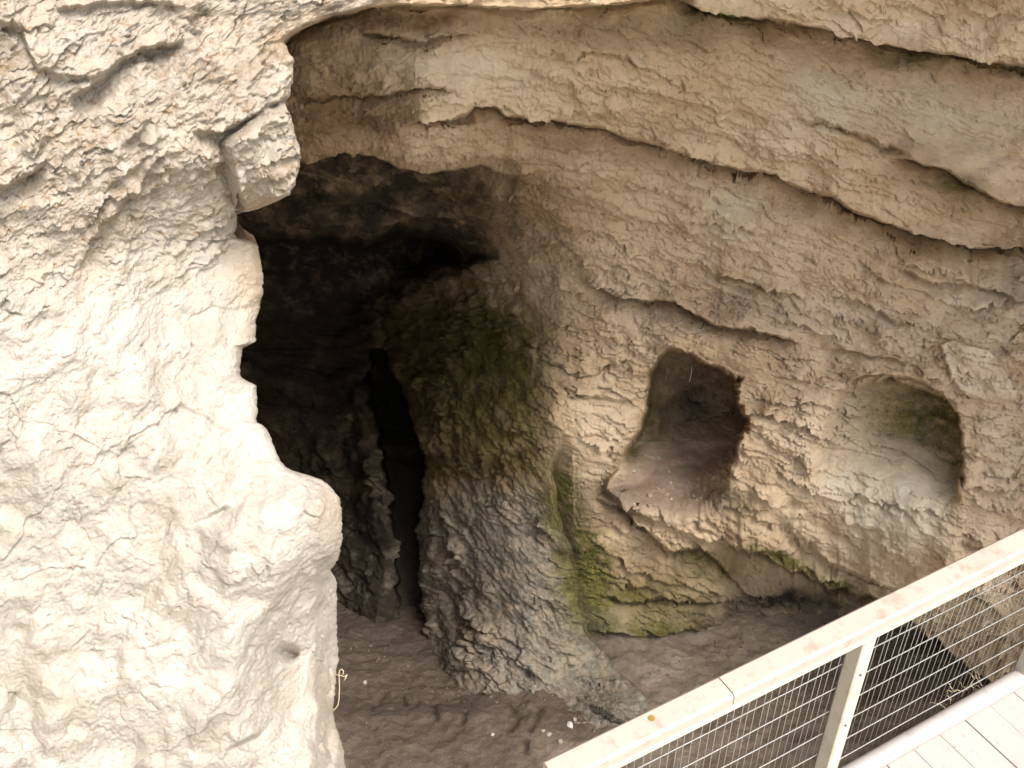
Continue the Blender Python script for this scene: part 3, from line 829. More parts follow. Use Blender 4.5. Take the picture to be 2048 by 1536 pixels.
# boulder-like nose
nose = sd_poly(XB, YB, [(395, 1060), (440, 1020), (520, 960), (570, 948), (620, 935), (700, 980), (720, 1080), (690, 1130), (640, 1180), (615, 1250), (560, 1300), (560, 1400), (480, 1470), (380, 1500), (360, 1440), (385, 1250)])
DF = DF - 0.05 * sstep(12, -90, nose) + 0.0 * nose
DF = DF + 0.09 * np.exp(-(((XB - 575) / 22) ** 2 + ((YB - 1306) / 13) ** 2))
DF = DF + 0.10 * sstep(625, 668, XB + 0.02 * (YB - 1100) + 14 * perlin(YB / 40, YB * 0 + .3, YB * 0)) * sstep(1110, 1170, YB)
FL = [
    ([(-60, 400), (0, 374), (40, 358), (65, 345), (82, 328), (100, 322)], .09, 70, 50, .5, 5),
    ([(130, 205), (170, 180), (200, 160), (220, 140), (250, 118), (280, 100), (330, 94), (372, 84)], .10, 60, 40, .55, 5),
    ([(150, 560), (160, 545), (180, 490), (205, 450), (245, 412), (300, 345), (335, 300)], .06, 60, 50, .5, 6),
    ([(225, 300), (240, 290), (270, 272), (310, 236)], .05, 34, 26, .6, 5),
    ([(185, 385), (210, 372), (250, 345), (300, 310)], .05, 34, 26, .6, 5),
    ([(370, 268), (400, 262), (450, 266), (470, 252), (490, 240), (530, 216), (582, 200)], .06, 40, 22, .6, 4),
    ([(380, 175), (410, 168), (440, 158), (480, 150)], .03, 26, 20, .6, 5),
    ([(-60, 20), (40, 60), (70, 140), (180, 160), (240, 120)], .04, 50, 40, .5, 8),
    ([(380, 1046), (400, 1038), (430, 1024), (470, 1012), (480, 1000)], .035, 26, 22, .6, 4),
    ([(395, 545), (410, 520), (450, 500), (478, 476)], .05, 26, 24, .5, 5),
    ([(0, 1390), (20, 1385), (50, 1395), (60, 1420)], .03, 30, 22, .5, 5),
    ([(440, 1500), (480, 1490), (520, 1470), (545, 1440)], .045, 40, 30, .5, 6),
    ([(90, 20), (200, 8), (300, 4), (385, 22)], .05, 30, 34, .5, 6),
    ([(270, 420), (275, 370), (300, 350), (330, 350)], .03, 24, 24, .5, 5),
]
for i, (p, s_, u_, d_, un_, w_) in enumerate(FL):
    DF = ledge(DF, XB, YB, p, s_ * .8, u_, d_, un_, w_, 6.0, 40, 50 + 2.9 * i, 0.006)
# lumps, and the rounding of the free edge
DF = DF + 0.05 * fbm(XF / 120, YF / 130, XF * 0 + 1.5, 3)
ed = np.clip(xedge[:, None] - XF, 0, None)
inside = np.arange(XF.shape[1])[None] < len(c_out) + NF
roundr = 16 + 46 * blob(XF, YF, 640, 1040, 120, 110)[:, :1] * 0 + 30 * sstep(930, 980, YF) * sstep(1180, 1120, YF) + 10
tt = np.clip(1 - ed / roundr, 0, 1)
DF = DF + np.where(inside, 0.05 + 0 * ed, 0) * (1 - np.sqrt(np.clip(1 - tt * tt, 0, 1)))
de0 = DF[:, len(c_out) + NF - 1:len(c_out) + NF]
DF[:, len(c_out) + NF:] = de0 + 0.02 + (skirt[None] * 5.2)
ZF = DF / fwd(YF)
ZF = np.clip(ZF, 0.8, 12)
PF = unproject(XF, YF, ZF).astype(f32)
PFs = unproject(XF, YF, np.clip(DF_soft / fwd(YF), .8, 12)).astype(f32)
NFn = grid_normals(PFs)
tocam = np.array([0, 0, CAMH], f32) - PF
flip = np.sign((NFn * tocam).sum(-1, keepdims=True)); flip[flip == 0] = 1
flip = np.where(inside[..., None], flip, 1.0)
NFn = NFn * flip
kf = 2.3 / FPX
ca, sa = math.cos(math.radians(-32)), math.sin(math.radians(-32))
u1 = (XF * ca + YF * sa) * kf; v1 = (-XF * sa + YF * ca) * kf
w1_ = ZF
wa = 0.05 * fbm(u1 * 6, v1 * 6, w1_ * 3, 3)
upper = sstep(760, 420, YF + 0.25 * XF)              # upper part: splintered, lower part: smooth and lumpy
splint = np.clip(upper * 1.0 + 0.35 * blob(XF, YF, 230, 900, 120, 100) + 0.4 * blob(XF, YF, 440, 940, 80, 50) + .12, 0, 1)
p1, k1, _ = plates(u1 * 8 + wa * 6, v1 * 16 + wa * 10, w1_ * 7, 1.0)
p2, k2, _ = plates(u1 * 20 + wa * 9 + 3, v1 * 42 + wa * 12, w1_ * 16, 1.0)
p3, k3, _ = plates(u1 * 5 + wa * 8, v1 * 7 + wa * 8, w1_ * 5, 0.8)
def fl_f(t, am):
    fr = t - np.floor(t)
    row = RND[np.floor(t).astype(np.int32) & 255]
    return am * (fr * (1 - sstep(.90, 1.0, fr)) - .4) * (.3 + row[..., 0])


g1 = sstep(-.1, .35, fbm(u1 * 5, v1 * 7, w1_ * 3, 3)); g2 = sstep(-.1, .3, fbm(u1 * 12 + 4, v1 * 20, w1_ * 6, 3))
s1_ = v1 * 9 + 1.5 * fbm(u1 * 5, v1 * 6, w1_ * 3, 4) + .2 * fbm(u1 * 25, v1 * 30, w1_ * 9, 3)
s2_ = v1 * 26 + 2.4 * fbm(u1 * 9 + 3, v1 * 12, w1_ * 6, 4) + .4 * fbm(u1 * 45, v1 * 60, w1_ * 9, 2)
hf = splint * (fl_f(s1_, .036 * g1) + fl_f(s2_, .022 * g2) + 0.016 * p1 * g2 + 0.010 * p2)
hf += (1 - 0.5 * splint) * (0.012 * p3) * sstep(0, .4, fbm(XF / 110, YF / 110, XF * 0 + 7, 3))
lowp = 1 - splint
# long soft flutes and hollows of the smooth lower rock
hf += lowp * 0.020 * fbm(XF / 130 + YF / 700, YF / 330, XF * 0 + 3.3, 4, .55)
cr = np.abs(fbm(XF / 95 + 2, YF / 120, XF * 0 + 6.1, 4))
hf -= lowp * 0.010 * np.exp(-cr / .018) * sstep(.05, .3, fbm(XF / 160, YF / 160, XF * 0 + 12, 2))
f1, fj1, _ = plates(u1 * 3.0 + wa * 6, v1 * 4.2 + wa * 5, w1_ * 3, 1.2)
f2, fj2, _ = plates(u1 * 11 + wa * 14 + 2, v1 * 15 + wa * 12, w1_ * 9, 1.0)
hf += lowp * (0.018 * f1 + 0.006 * f2 * sstep(-.15, .25, fbm(XF / 60, YF / 60, XF * 0 + 2, 3)))
hf += (0.005 + 0.018 * splint) * fbm(u1 * 7, v1 * 9, w1_ * 6, 4) + (0.005 + 0.006 * splint) * fbm(u1 * 34, v1 * 48, w1_ * 30, 5, .68)
hf += 0.0028 * fbm(u1 * 110, v1 * 130, w1_ * 90, 2)
pit = fbm(u1 * 55, v1 * 70, w1_ * 50, 2)
hf -= 0.008 * sstep(.30, .6, pit) * (0.35 + 0.65 * sstep(-.1, .3, fbm(XF / 70, YF / 70, XF * 0 + 9, 3)))
# a band of fine crumbly rubble, upper middle
rub = blob(XF, YF, 400, 200, 90, 90) + 0.6 * blob(XF, YF, 230, 370, 120, 60, -35) + .5 * blob(XF, YF, 180, 820, 110, 60)
hf += np.clip(rub, 0, 1) * 0.016 * fbm(u1 * 45, v1 * 80, w1_ * 40, 3, .6)
gzx = np.gradient(ZF, axis=1) / (np.gradient(XF, axis=1) + 1e-3 * np.sign(np.gradient(XF, axis=1) + 1e-9))
gzy = np.gradient(ZF, axis=0) - np.clip(gzx, -.1, .1) * np.gradient(XF, axis=0)
gd = np.maximum(np.minimum(np.abs(gzy), .1), np.abs(np.gradient(ZF, axis=1)))
gd = blur(np.minimum(gd, .2), 1, 1)
hf *= np.where(inside, 1 / (1 + (gd / .03) ** 2), 0.5)
sk = np.zeros_like(hf)
ks = slice(len(c_out) + NF, None)
q = PF[:, ks] * 1.0
sv = 0.13 * fbm(q[..., 0] * 3, q[..., 1] * 2.2, q[..., 2] * 3, 5, .58) + 0.05 * plates(q[..., 0] * 5, q[..., 1] * 4, q[..., 2] * 8, 1.0)[0]
sk[:, ks] = np.clip(sv - .10, -.26, 0) * sstep(0, .05, skirt)[None]
side = np.sign(NFn[..., 0]); side[side == 0] = 1
PF = PF + NFn * (side * sk)[..., None]
PF = PF + NFn * hf[..., None]
nz = fbm(XF / 60, YF / 50, XF * 0 + 1.5, 4)
dirt = np.clip((0.55 * upper + 0.5 * rub) * sstep(0.0, 0.5, nz + .25) + 0.5 * sstep(.3, .6, pit) * 0 + sstep(-.15, -.42, p1) * splint * .55 + np.where(inside, 0, .6), 0, 1)
greyf = np.clip(0.8 * blob(XF, YF, 100, 1150, 160, 200) + 0.7 * blob(XF, YF, 250, 1180, 40, 50) + 0.7 * blob(XF, YF, 400, 380, 80, 60) + .6 * blob(XF, YF, 60, 230, 60, 120) * nz, 0, 1)
warm = np.clip(0.75 * blob(XF, YF, 500, 560, 40, 90) + 0.6 * blob(XF, YF, 520, 412, 70, 16, -10) + 0.5 * upper * sstep(-.1, .4, -nz) + 0.5 * blob(XF, YF, 660, 1020, 30, 60) + 0.8 * blob(XF, YF, 620, 60, 120, 40, -25) + .3 * blob(XF, YF, 640, 1400, 60, 120) + np.where(inside, 0, .8), 0, 1)
TAF = np.stack([dirt, greyf, warm, splint], -1)
nrf, ncf = XF.shape
face_wall = mesh_from('pale_rock_face', PF.reshape(-1, 3), grid_faces(nrf, ncf), M_WHITE, True, {'tint_a': TAF.reshape(-1, 4)})
tag(face_wall, 'bright cream limestone face with ragged edge left of the dark cave mouth', 'rock face', kind='structure')


wy = axis([(-7.0, 1.25, .11)]); wz = axis([(-3.0, 6.0, .12)])  # unseen rock wall, added left of the camera to cut sky light
WY, WZ = np.meshgrid(wy, wz)
WX = -1.75 - 0.25 * np.clip(1.2 - WY, 0, None) ** .7 + 0.22 * fbm(WY * .8, WZ * .9, WY * 0, 4) + 0.05 * fbm(WY * 4, WZ * 6, WY * 0, 3)
wing = mesh_from('sky_block_wall', np.stack([WX, WY, WZ], -1).reshape(-1, 3), grid_faces(len(wz), len(wy)), M_WHITE, True, {'tint_a': np.tile(np.array([.3, .2, .4, .5], f32), (WX.size, 1))})
tag(wing, 'added pale rock wall out of view beside the viewer, blocking sky light', 'rock face', kind='structure')


def face_point(px, py, off=0.0):
    i = int(np.clip(np.searchsorted(fy, py), 0, nrf - 1))
    row = XF[i, :len(c_out) + NF]
    j = int(np.clip(np.searchsorted(row, px), 0, len(row) - 1))
    return Vector(PF[i, j] + NFn[i, j] * off), Vector(NFn[i, j])


# ------------------------------------------------------------------ cave floor
FLZ = -1.28
fx = axis([(-4.5, -1.3, .12), (-1.3, 2.6, .012), (2.6, 4.5, .12)])
fyw = axis([(0.4, 1.9, .1), (1.9, 4.8, .012), (4.8, 8.5, .15)])
QX, QY = np.meshgrid(fx, fyw)
def floor_h(x, y):
    z = -1.38 + 0.05 * fbm(x * 1.3, y * 1.3, x * 0 + 2, 3)
    z = z - 0.08 * sstep(3.0, 3.5, y)
    z = z - 0.56 * np.clip((y - 3.25) / 1.15, 0, 1.25) * sstep(0.0, -0.3, x)           # dips into the passage
    z = z - 0.12 * sstep(0.5, 1.0, x) * sstep(3.3, 3.9, y)
    z = z - 0.15 * np.exp(-(((x - 1.75) / .28) ** 2 + ((y - 3.75) / .35) ** 2))     # hole under the arch
    return z
QZ = floor_h(QX, QY)
QZ = QZ + 0.030 * fbm(QX * 5, QY * 5, QX * 0, 3) + 0.020 * fbm(QX * 16, QY * 16, QX * 0 + 4, 4, .6) + 0.007 * fbm(QX * 60, QY * 60, QX * 0 + 1, 2)
# run-off channels that cut the mud below the buttress
def pxfloor(px, py, z=FLZ):
    zz = (CAMH - z) / drop(py)
    return ((px - 1024) / FPX * zz, fwd(py) * zz)
dark = np.zeros_like(QZ)
for pts in ([(865, 1345), (872, 1400)], [(1020, 1370), (1040, 1400), (1020, 1430)], [(1085, 1375), (1075, 1410), (1060, 1430)], [(930, 1380), (925, 1410)], [(1052, 1450), (1055, 1480)], [(930, 1500), (925, 1530)], [(765, 1300), (745, 1340), (735, 1360)], [(800, 1320), (806, 1350)]):
    q = [pxfloor(*p) for p in pts]
    for (x0, y0), (x1, y1) in zip(q, q[1:]):
        ex_, ey_ = x1 - x0, y1 - y0
        t_ = np.clip(((QX - x0) * ex_ + (QY - y0) * ey_) / (ex_ ** 2 + ey_ ** 2), 0, 1)
        dd = np.sqrt((QX - x0 - ex_ * t_) ** 2 + (QY - y0 - ey_ * t_) ** 2) + .006 * perlin(QX * 50, QY * 50, QX * 0)
        QZ = QZ - 0.016 * np.exp(-(dd / .010) ** 2)
        dark = np.maximum(dark, .7 * np.exp(-(dd / .018) ** 2))
x_, y_ = pxfloor(1120, 1480)
pale_f = np.clip(.8 * np.exp(-(((QX - x_) / .16) ** 2 + ((QY - y_) / .10) ** 2)) + .75 * sstep(.35, .8, QX) + .1 * sstep(3.0, 2.6, QY) , 0, 1) * (1 + .6 * fbm(QX * 6, QY * 6, QX * 0 + 7, 3))
TAS = np.stack([np.clip(pale_f, 0, 1), dark, dark * 0, dark * 0 + 1], -1)
fl_o = mesh_from('cave_floor', np.stack([QX, QY, QZ], -1).reshape(-1, 3), grid_faces(len(fyw), len(fx))[:, ::-1], M_SOIL, True, {'tint_a': TAS.reshape(-1, 4)})
tag(fl_o, 'dark trodden mud floor of the cave below the railing', 'cave floor', kind='structure')


def floor_point(px, py):
    x, y = pxfloor(px, py)
    for _ in range(4):
        i = int(np.clip(np.searchsorted(fyw, y), 0, len(fyw) - 1)); j = int(np.clip(np.searchsorted(fx, x), 0, len(fx) - 1))
        x, y = pxfloor(px, py, float(QZ[i, j]))
    return Vector((x, y, float(QZ[i, j])))


# ------------------------------------------------------------------ railing and walkway
def ray_to_z(px, py, z):
    zz = (CAMH - z) / drop(py)
    return Vector(((px - 1024) / FPX * zz, fwd(py) * zz, z))


TZ = 0.03
A_ = ray_to_z(1722, 1536, TZ); B_ = ray_to_z(2048, 1350, TZ)
rdir = (B_ - A_).normalized()
rn = Vector((-rdir.y, rdir.x, 0))            # towards the cave
TOPZ = 0.80


def rail_at(s, off=0.0, z=0.0):
    p = A_ + rdir * s + rn * off
    return Vector((p.x, p.y, z))


class MB:
    def __init__(s):
        s.v = []; s.f = []

    def box(s, c, ax_, ay_, az_, hx, hy, hz, bev=0.0):
        """box with chamfered long edges along ax_"""
        c = Vector(c)
        if bev:
            prof = [(-hy + bev, -hz), (hy - bev, -hz), (hy, -hz + bev), (hy, hz - bev), (hy - bev, hz), (-hy + bev, hz), (-hy, hz - bev), (-hy, -hz + bev)]
        else:
            prof = [(-hy, -hz), (hy, -hz), (hy, hz), (-hy, hz)]
        s.prism([c - ax_ * hx, c + ax_ * hx], [(ay_, az_)] * 2, prof)

    def prism(s, path, frames, prof, caps=True):
        n = len(prof); b = len(s.v)
        for p, (a, c) in zip(path, frames):
            for (i, j) in prof:
                s.v.append(tuple(p + a * i + c * j))
        for k_ in range(len(path) - 1):
            for i in range(n):
                a0 = b + k_ * n + i; a1 = b + k_ * n + (i + 1) % n
                s.f.append((a0, a1, a1 + n, a0 + n))
        if caps:
            s.f.append(tuple(b + i for i in range(n))[::-1])
            s.f.append(tuple(b + (len(path) - 1) * n + i for i in range(n)))

    def tube(s, path, r, n=6, taper=None):
        path = [Vector(p) for p in path]
        fr = []
        for i, p in enumerate(path):
            d = (path[min(i + 1, len(path) - 1)] - path[max(i - 1, 0)]).normalized()
            u = d.orthogonal().normalized() if i == 0 else (fr[-1][0] - d * fr[-1][0].dot(d)).normalized()
            fr.append((u, d.cross(u)))
        b = len(s.v)
        for i, (p, (u, w)) in enumerate(zip(path, fr)):
            rr = r if taper is None else r * (1 + (taper - 1) * i / (len(path) - 1))
            for q in range(n):
                a = 2 * math.pi * q / n
                s.v.append(tuple(p + u * (math.cos(a) * rr) + w * (math.sin(a) * rr)))
        for i in range(len(path) - 1):
            for q in range(n):
                a0 = b + i * n + q; a1 = b + i * n + (q + 1) % n
                s.f.append((a0, a1, a1 + n, a0 + n))
        s.f.append(tuple(b + i for i in range(n))[::-1])
        s.f.append(tuple(b + (len(path) - 1) * n + i for i in range(n)))

    def build(s, name, mat, parent=None, smooth=False, origin=None):
        me = bpy.data.meshes.new(name)
        o = Vector(origin) if origin is not None else Vector((0, 0, 0))
        me.from_pydata([tuple(Vector(v) - o) for v in s.v], [], s.f)
        if smooth:
            me.polygons.foreach_set('use_smooth', [True] * len(me.polygons))
        me.materials.append(mat)
        me.update()
        ob = bpy.data.objects.new(name, me)
        COL.objects.link(ob)
        if origin is not None:
            ob.location = o
        if parent is not None:
            ob.parent = parent
            ob.matrix_parent_inverse = Matrix.Identity(4)
            if origin is not None:
                ob.location = o - parent.location
        return ob


UP = Vector((0, 0, 1))
rail_root = empty('railing')
tag(rail_root, 'cream metal railing with wire mesh infill at lower right', 'railing')
S0, S1 = -1.15, 2.6
# top rail: flat rectangular hand rail with a narrow lower lip (a joint near its left end)
sj = None
for a0, a1 in ((S0, -0.655), (-0.652, S1)):
    m = MB(); m.box(rail_at((a0 + a1) / 2, 0, TOPZ), rdir, rn, UP, (a1 - a0) / 2, .034, .022, .007); m.build('handrail', M_RAIL, rail_root)
m = MB(); m.box(rail_at((S0 + S1) / 2, -.010, TOPZ - .036), rdir, rn, UP, (S1 - S0) / 2, .020, .012, .003); m.build('lower_lip', M_POST, rail_root)
# bottom tube
m = MB(); m.tube([rail_at(S0, 0, TZ), rail_at(S1, 0, TZ)], .030, 16); m.build('bottom_rail', M_TUBE, rail_root, True)
# posts
P1 = ray_to_z(1638, 1580, TZ); s1 = (P1 - A_).dot(rdir)
P2 = ray_to_z(2040, 1345, TZ); s2 = (P2 - A_).dot(rdir)
sp_ = s2 - s1
post_s = [s1 - sp_, s1, s2, s2 + sp_]
for s_ in post_s:
    m = MB()
    hgt = TOPZ - .048 + .10
    m.box(rail_at(s_, .004, -.10 + hgt / 2), UP, rdir, rn, hgt / 2, .024, .024, .004)
    po = m.build('post', M_POST, rail_root)
    for zz in (0.16, 0.38, 0.60):
        m = MB()
        c = rail_at(s_ - .004, -.0205, zz)
        m.tube([c, c - rn * .003], .0035, 8)
        m.build('screw', M_DARKTWIG, po)
# mesh
ROW, COLW = .102, .0258
zr = TOPZ - .048 - .045
mesh_root = empty('mesh_panel'); mesh_root.parent = rail_root
while zr > 0.03:
    m = MB()
    pts = [rail_at(S0 + (S1 - S0) * i / 14, .028, zr + .002 * math.sin(i * 2.1 + zr * 40)) for i in range(15)]
    m.tube(pts, .0020, 6)
    m.build('long_wire', M_WIRE, mesh_root, True)
    zr -= ROW
wm = MB(); wm.tube([Vector((0, 0, 0.01)), Vector((0, 0, TOPZ - .03))], .0011, 5)
wmesh = None
s_ = S0 + .01
while s_ < S1:
    if wmesh is None:
        o = wm.build('cross_wire', M_WIRE, mesh_root, True); wmesh = o.data
    else:
        o = bpy.data.objects.new('cross_wire', wmesh); COL.objects.link(o); o.parent = mesh_root
    o.location = rail_at(s_, .0315, 0)
    o.rotation_euler = (random.uniform(-.006, .006), random.uniform(-.006, .006), 0)
    s_ += COLW
# rusty bolt head on the hand rail
bp = ray_to_z(1303, 1437, TOPZ + .022)
m = MB(); m.tube([bp, bp + UP * .003], .008, 10); m.build('bolt_head', M_RUST, rail_root)
# walkway boards
deck = empty('walkway'); tag(deck, 'dusty pale boarded walkway beyond the bottom rail at lower right corner', 'walkway', kind='structure')
BW = .118
s_ = S0 - .4
k_ = 0
while s_ < S1:
    m = MB()
    ln_ = 0.80
    m.box(rail_at(s_ + BW / 2, -.006 - ln_ / 2, -.020 + .0015 * math.sin(k_ * 2.3)), -rn, rdir, UP, ln_ / 2, BW / 2 - .0011, .018, .0015)
    m.build('plank', M_DECK, deck)
    s_ += BW; k_ += 1
m = MB(); m.box(rail_at((S0 + S1) / 2, -.06, -.075), rdir, rn, UP, (S1 - S0) / 2, .03, .036); m.build('edge_beam', M_POST, deck)
m = MB(); m.box(rail_at((S0 + S1) / 2, -.76, -.075), rdir, rn, UP, (S1 - S0) / 2, .03, .036); m.build('edge_beam', M_POST, deck)

# ------------------------------------------------------------------ small loose things
def stone_mesh(name, mat, seed):
    r = np.random.default_rng(seed)
    import bmesh
    bm = bmesh.new()
    bmesh.ops.create_icosphere(bm, subdivisions=2, radius=1.0)
    dirs = r.normal(size=(7, 3)); dirs /= np.linalg.norm(dirs, axis=1)[:, None]
    off = r.uniform(.55, .9, 7)
    for v in bm.verts:
        c = np.array(v.co)
        for d_, o_ in zip(dirs, off):
            q = c @ d_
            if q > o_:
                c = c - d_ * (q - o_) * .9
        v.co = c
    me = bpy.data.meshes.new(name)
    bm.to_mesh(me); bm.free()
    me.materials.append(mat)
    return me


SM = [stone_mesh('stone', M_STONE, 3 + i) for i in range(4)]
SW = [stone_mesh('pebble', M_WHITEPEB, 30 + i) for i in range(3)]


def put(name, me, loc, size, n=None):
    o = bpy.data.objects.new(name, me); COL.objects.link(o)
    o.location = loc
    o.scale = (size, size * random.uniform(.7, 1), size * random.uniform(.5, .75))
    o.rotation_euler = (random.uniform(-.3, .3), random.uniform(-.3, .3), random.uniform(0, 6.28))
    return o


NICHE = [(1267, 942, .012, 1, 'largest white pebble at the left edge of the niche floor'), (1318, 916, .017, 0, 'squarish tan stone farthest back on the niche floor'), (1322, 944, .009, 0, 'small tan stone left of a white pebble on the niche floor'),
         (1337, 944, .009, 1, 'small white pebble right of a tan stone, mid niche floor'), (1341, 966, .008, 1, 'small round white pebble alone in the middle of the niche floor'), (1316, 978, .011, 0, 'pale stone at the top of the pile on the niche sill'),
         (1300, 992, .017, 0, 'largest flat pale stone on the niche sill'), (1333, 990, .011, 0, 'pale stone right of the largest flat stone on niche sill'), (1341, 997, .010, 1, 'white pebble touching the pale stone pile on niche sill'),
         (1388, 992, .008, 1, 'white pebble toward the right jamb on the niche floor'), (1376, 988, .008, 0, 'tan pebble near the right jamb on the niche floor'), (1402, 998, .006, 1, 'tiny white pebble closest to the niche right jamb'),
         (1378, 964, .006, 1, 'tiny white pebble right of centre, behind others on niche floor'), (1272, 1002, .007, 1, 'white pebble on the grey outer lip of the niche sill'), (1204, 968, .010, 1, 'whitish chip on the left tip of the niche sill')]
for i, (px, py, sz, wh, lb) in enumerate(NICHE):
    p, n = wall_point(px, py, 0.0)
    o = put('pebble' if wh else 'stone', (SW if wh else SM)[i % 3], p + Vector((0, 0, sz * .35)), sz)
    tag(o, lb, 'pebble' if wh else 'stone', 'loose stones in the first niche')
FLOORST = [(1140, 1452, .022, 1, 'whitish stone at the foot of the buttress, biggest on the mud floor'), (1150, 1440, .012, 0, 'small stone beside the whitish stone at the buttress foot'), (1098, 1470, .016, 0, 'tan stone in the pale rubble patch on the mud floor'),
           (1120, 1484, .016, 0, 'grey stone low in the pale rubble patch on the mud floor'), (1086, 1462, .012, 0, 'left stone of the pale rubble patch on the mud floor'), (730, 1366, .014, 0, 'dull stone on the mud near the chamber entrance'),
           (985, 1470, .010, 1, 'white chip in the middle of the mud floor')]
for i, (px, py, sz, wh, lb) in enumerate(FLOORST):
    o = put('stone', (SW if wh else SM)[(i + 1) % 3], floor_point(px, py) + Vector((0, 0, sz * .3)), sz)
    tag(o, lb, 'stone', 'loose stones on the cave floor')
# stray white grit on floor and niche
def grit(name, pts, mat, sizes, label):
    V = []; Fc = []
    for p, s_ in zip(pts, sizes):
        b_ = len(V)
        a = random.uniform(0, 6.28)
        u = Vector((math.cos(a), math.sin(a), random.uniform(-.3, .3))) * s_
        w = Vector((-math.sin(a), math.cos(a), random.uniform(-.3, .3))) * s_ * random.uniform(.5, .9)
        t_ = Vector((0, 0, s_ * .7))
        V += [tuple(p + u), tuple(p + w), tuple(p - u), tuple(p - w), tuple(p + t_), tuple(p - t_)]
        for q in range(4):
            Fc.append((b_ + q, b_ + (q + 1) % 4, b_ + 4)); Fc.append((b_ + (q + 1) % 4, b_ + q, b_ + 5))
    me = bpy.data.meshes.new(name); me.from_pydata(V, [], Fc); me.materials.append(mat)
    o = bpy.data.objects.new(name, me); COL.objects.link(o)
    tag(o, label, 'grit', kind='stuff')
    return o


pts, szs = [], []
for i in range(420):
    px = random.gauss(1040, 150) if i % 2 else random.uniform(700, 1500)
    py = random.gauss(1470, 40) if i % 2 else random.uniform(1330, 1536)
    pts.append(floor_point(px, py)); szs.append(random.uniform(.0010, .0030) * (1.6 if random.random() < .06 else 1))
grit('floor_grit', pts, M_STONE, szs, 'scattered pale grit and droppings on the dark mud floor')
pts, szs = [], []
for i in range(260):
    px, py = random.gauss(1320, 55), random.gauss(985, 32)
    if not (1215 < px < 1435 and 890 < py < 1035): continue
    pts.append(wall_point(px, py)[0]); szs.append(random.uniform(.0012, .004))
grit('niche_grit', pts, M_WHITEPEB, szs, 'scattered pale grit on the soil floor of the open niche')

# moss standing proud of the damp rock
mi = np.argwhere((moss > .5) & (niche_in < .2) & (X > 1040) & (X < 2040) & (Y > 10) & (Y < 1320))
mi = mi[rng.choice(len(mi), min(9000, len(mi)), replace=False)]
V = []; Fc = []
for (i, j) in mi:
    if fbm(np.float64(X[i, j] / 14), np.float64(Y[i, j] / 14), np.float64(3.3), 2) < -.02: continue
    p = P[i, j]; n = Nn[i, j]
    t_ = rng.normal(size=3); t_ -= n * (t_ @ n); t_ /= np.linalg.norm(t_) + 1e-6
    sz = rng.uniform(.003, .008)
    tip = p + n * sz * rng.uniform(.5, 1.2) + t_ * sz * .5 + np.array([0, 0, -.3 * sz])
    w = np.cross(n, t_) * sz * .35
    b_ = len(V)
    V += [tuple(p - w), tuple(p + w), tuple(tip)]
    Fc.append((b_, b_ + 1, b_ + 2))
me = bpy.data.meshes.new('moss'); me.from_pydata(V, [], Fc); me.materials.append(M_MOSS)
o = bpy.data.objects.new('moss', me); COL.objects.link(o)
tag(o, 'green moss in tufts on the damp buttress edge, ledges and niche', 'moss', kind='stuff')
# dead grass caught under the mesh at the far end of the bottom rail
V = []; Fc = []
for i in range(26):
    c = ray_to_z(random.uniform(1880, 2005), 0, 0) if False else rail_at((ray_to_z(1960, 1400, TZ) - A_).dot(rdir) + random.gauss(0, .09), random.uniform(.03, .10), random.uniform(-.03, .06))
    d_ = Vector((random.gauss(0, 1), random.gauss(0, 1), random.gauss(0, .3))).normalized() * random.uniform(.02, .06)
    w = d_.orthogonal().normalized() * .0013
    k0 = c + d_ * .5 + Vector((0, 0, .012))
    b_ = len(V)
    V += [tuple(c - w), tuple(c + w), tuple(k0 + w), tuple(k0 - w), tuple(c + d_)]
    Fc += [(b_, b_ + 1, b_ + 2, b_ + 3), (b_ + 3, b_ + 2, b_ + 4)]
me = bpy.data.meshes.new('dead_grass'); me.from_pydata(V, [], Fc); me.materials.append(M_STRAW)
o = bpy.data.objects.new('dead_grass', me); COL.objects.link(o)
tag(o, 'dead grass caught behind the bottom rail of the railing', 'dead grass', kind='stuff')

# rubble along the foot of the walls
pts, szs = [], []
foot = [(700, 1300), (780, 1290), (860, 1345), (930, 1372), (1010, 1362), (1085, 1362), (1150, 1400), (1190, 1450), (1240, 1470)]
foot2 = [(1300, 1335), (1360, 1300), (1440, 1285), (1540, 1250), (1640, 1240), (1740, 1225)]
for line, cnt in ((foot, 260), (foot2, 240)):
    for i in range(cnt):
        q = random.uniform(0, len(line) - 1.001); a = int(q); t_ = q - a
        px = line[a][0] * (1 - t_) + line[a + 1][0] * t_ + random.gauss(0, 10); py = line[a][1] * (1 - t_) + line[a + 1][1] * t_ + abs(random.gauss(0, 22)) - 4
        pts.append(floor_point(px, py)); szs.append(min(.016, .003 + random.expovariate(1 / .0035)))
grit('foot_rubble', pts, M_RUBBLE, szs, 'small broken rubble along the foot of the cave walls')

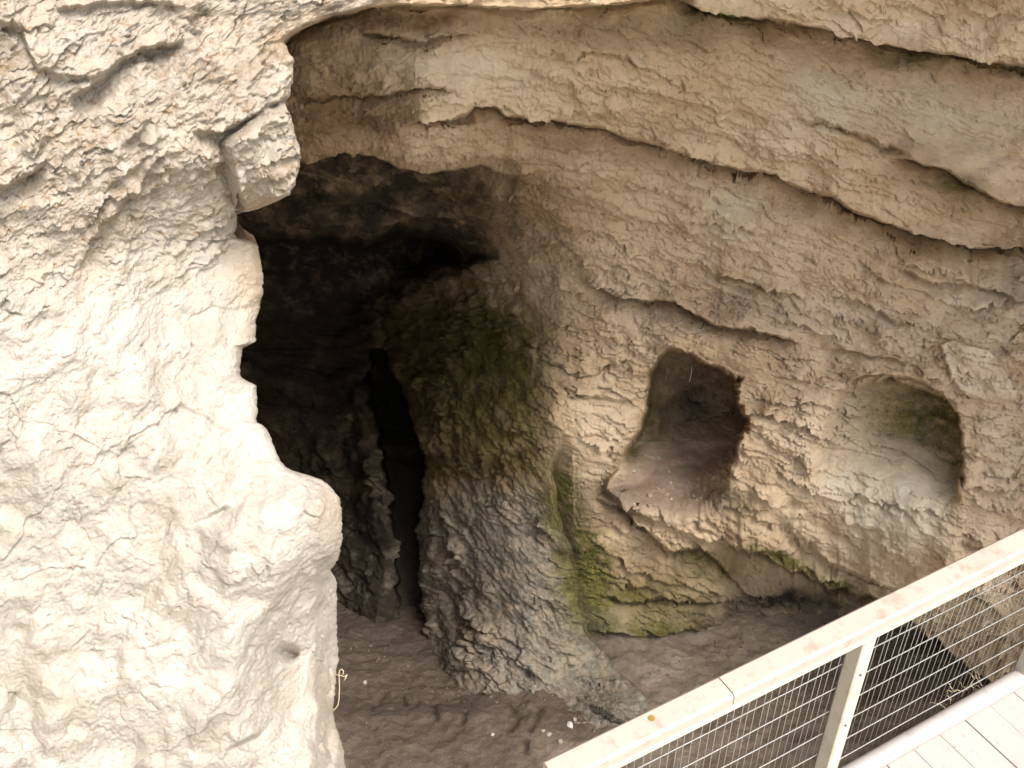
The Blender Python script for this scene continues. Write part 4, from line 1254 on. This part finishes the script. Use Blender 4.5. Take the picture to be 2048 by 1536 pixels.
# dry stalk hooked at its tip, at the edge of the pale face
p0, n0 = face_point(664, 1424, 0.0)
zc = (p0 - Vector((0, 0, CAMH))).dot(Vector((0, cp, -sp)))
def at(px, py, dz=0.0): return Vector(unproject(np.float64(px), np.float64(py), np.float64(zc + dz)))
stalk = empty('dry_stalk', p0)
tag(stalk, 'thin dry hooked straw stalk on the lower edge of the pale rock face', 'dry stalk')
m = MB(); m.tube([at(*q) for q in ((664, 1424), (671, 1417), (676, 1410), (678, 1398), (679, 1375), (678, 1345), (679, 1341), (683, 1338), (687, 1342), (686, 1350))], .0017, 6); m.build('stem', M_STRAW, stalk, True, p0)
m = MB(); m.tube([at(*q) for q in ((668, 1349), (678, 1350), (688, 1353), (694, 1350))], .0014, 6); m.tube([at(694, 1349), at(691, 1356), at(688, 1361)], .0028, 6, .5); m.build('seed_head', M_STRAW, stalk, True, p0)

# straw in the niche, cobweb-like rootlets under its roof
p, n = wall_point(1384, 924, .004); q, n2_ = wall_point(1420, 950, .004)
m = MB(); m.tube([p + UP * .008, (p + q) / 2 + UP * .012, q + UP * .008], .0012, 5); o = m.build('straw', M_STRAW, None, True, p)
tag(o, 'single yellow straw lying on the niche floor', 'straw')
RT = [([(1335, 735), (1334, 748), (1332, 757)], 'short pale rootlet hanging from the niche roof, left one'), ([(1384, 728), (1383, 745), (1379, 763)], 'longer pale rootlet hanging from the niche roof, right one'),
      ([(1326, 680), (1336, 688), (1341, 694), (1348, 690)], 'curled pale rootlet above the top of the niche')]
for pts_, lb in RT:
    c, n = wall_point(pts_[0][0], 705 if pts_[0][1] > 700 else pts_[0][1], .01)
    zc = (c - Vector((0, 0, CAMH))).dot(Vector((0, cp, -sp)))
    m = MB(); m.tube([at(*q_) for q_ in pts_], .0011, 5); o = m.build('rootlet', M_STRAW, None, True, at(*pts_[0]))
    tag(o, lb, 'rootlet', 'rootlets around the niche')
# hanging cobweb drop under the lower ledge
c, n = wall_point(1685, 1150, .02)
zc = (c - Vector((0, 0, CAMH))).dot(Vector((0, cp, -sp))) - .02
m = MB(); m.tube([at(1686, 1150), at(1684, 1165), at(1680, 1174), at(1676, 1175)], .0009, 5); o = m.build('rootlet', M_STRAW, None, True, at(1686, 1150))
tag(o, 'pale thread hanging from the mossy ledge behind the hand rail', 'rootlet', 'rootlets around the niche')
# white chip stuck on the wall above the niche
p, n = wall_point(1585, 574, .006)
o = put('stone_chip', SW[0], p, .008); o.rotation_euler = (.5, .9, .4); tag(o, 'small white chip stuck on the tan wall above the niches', 'stone chip')
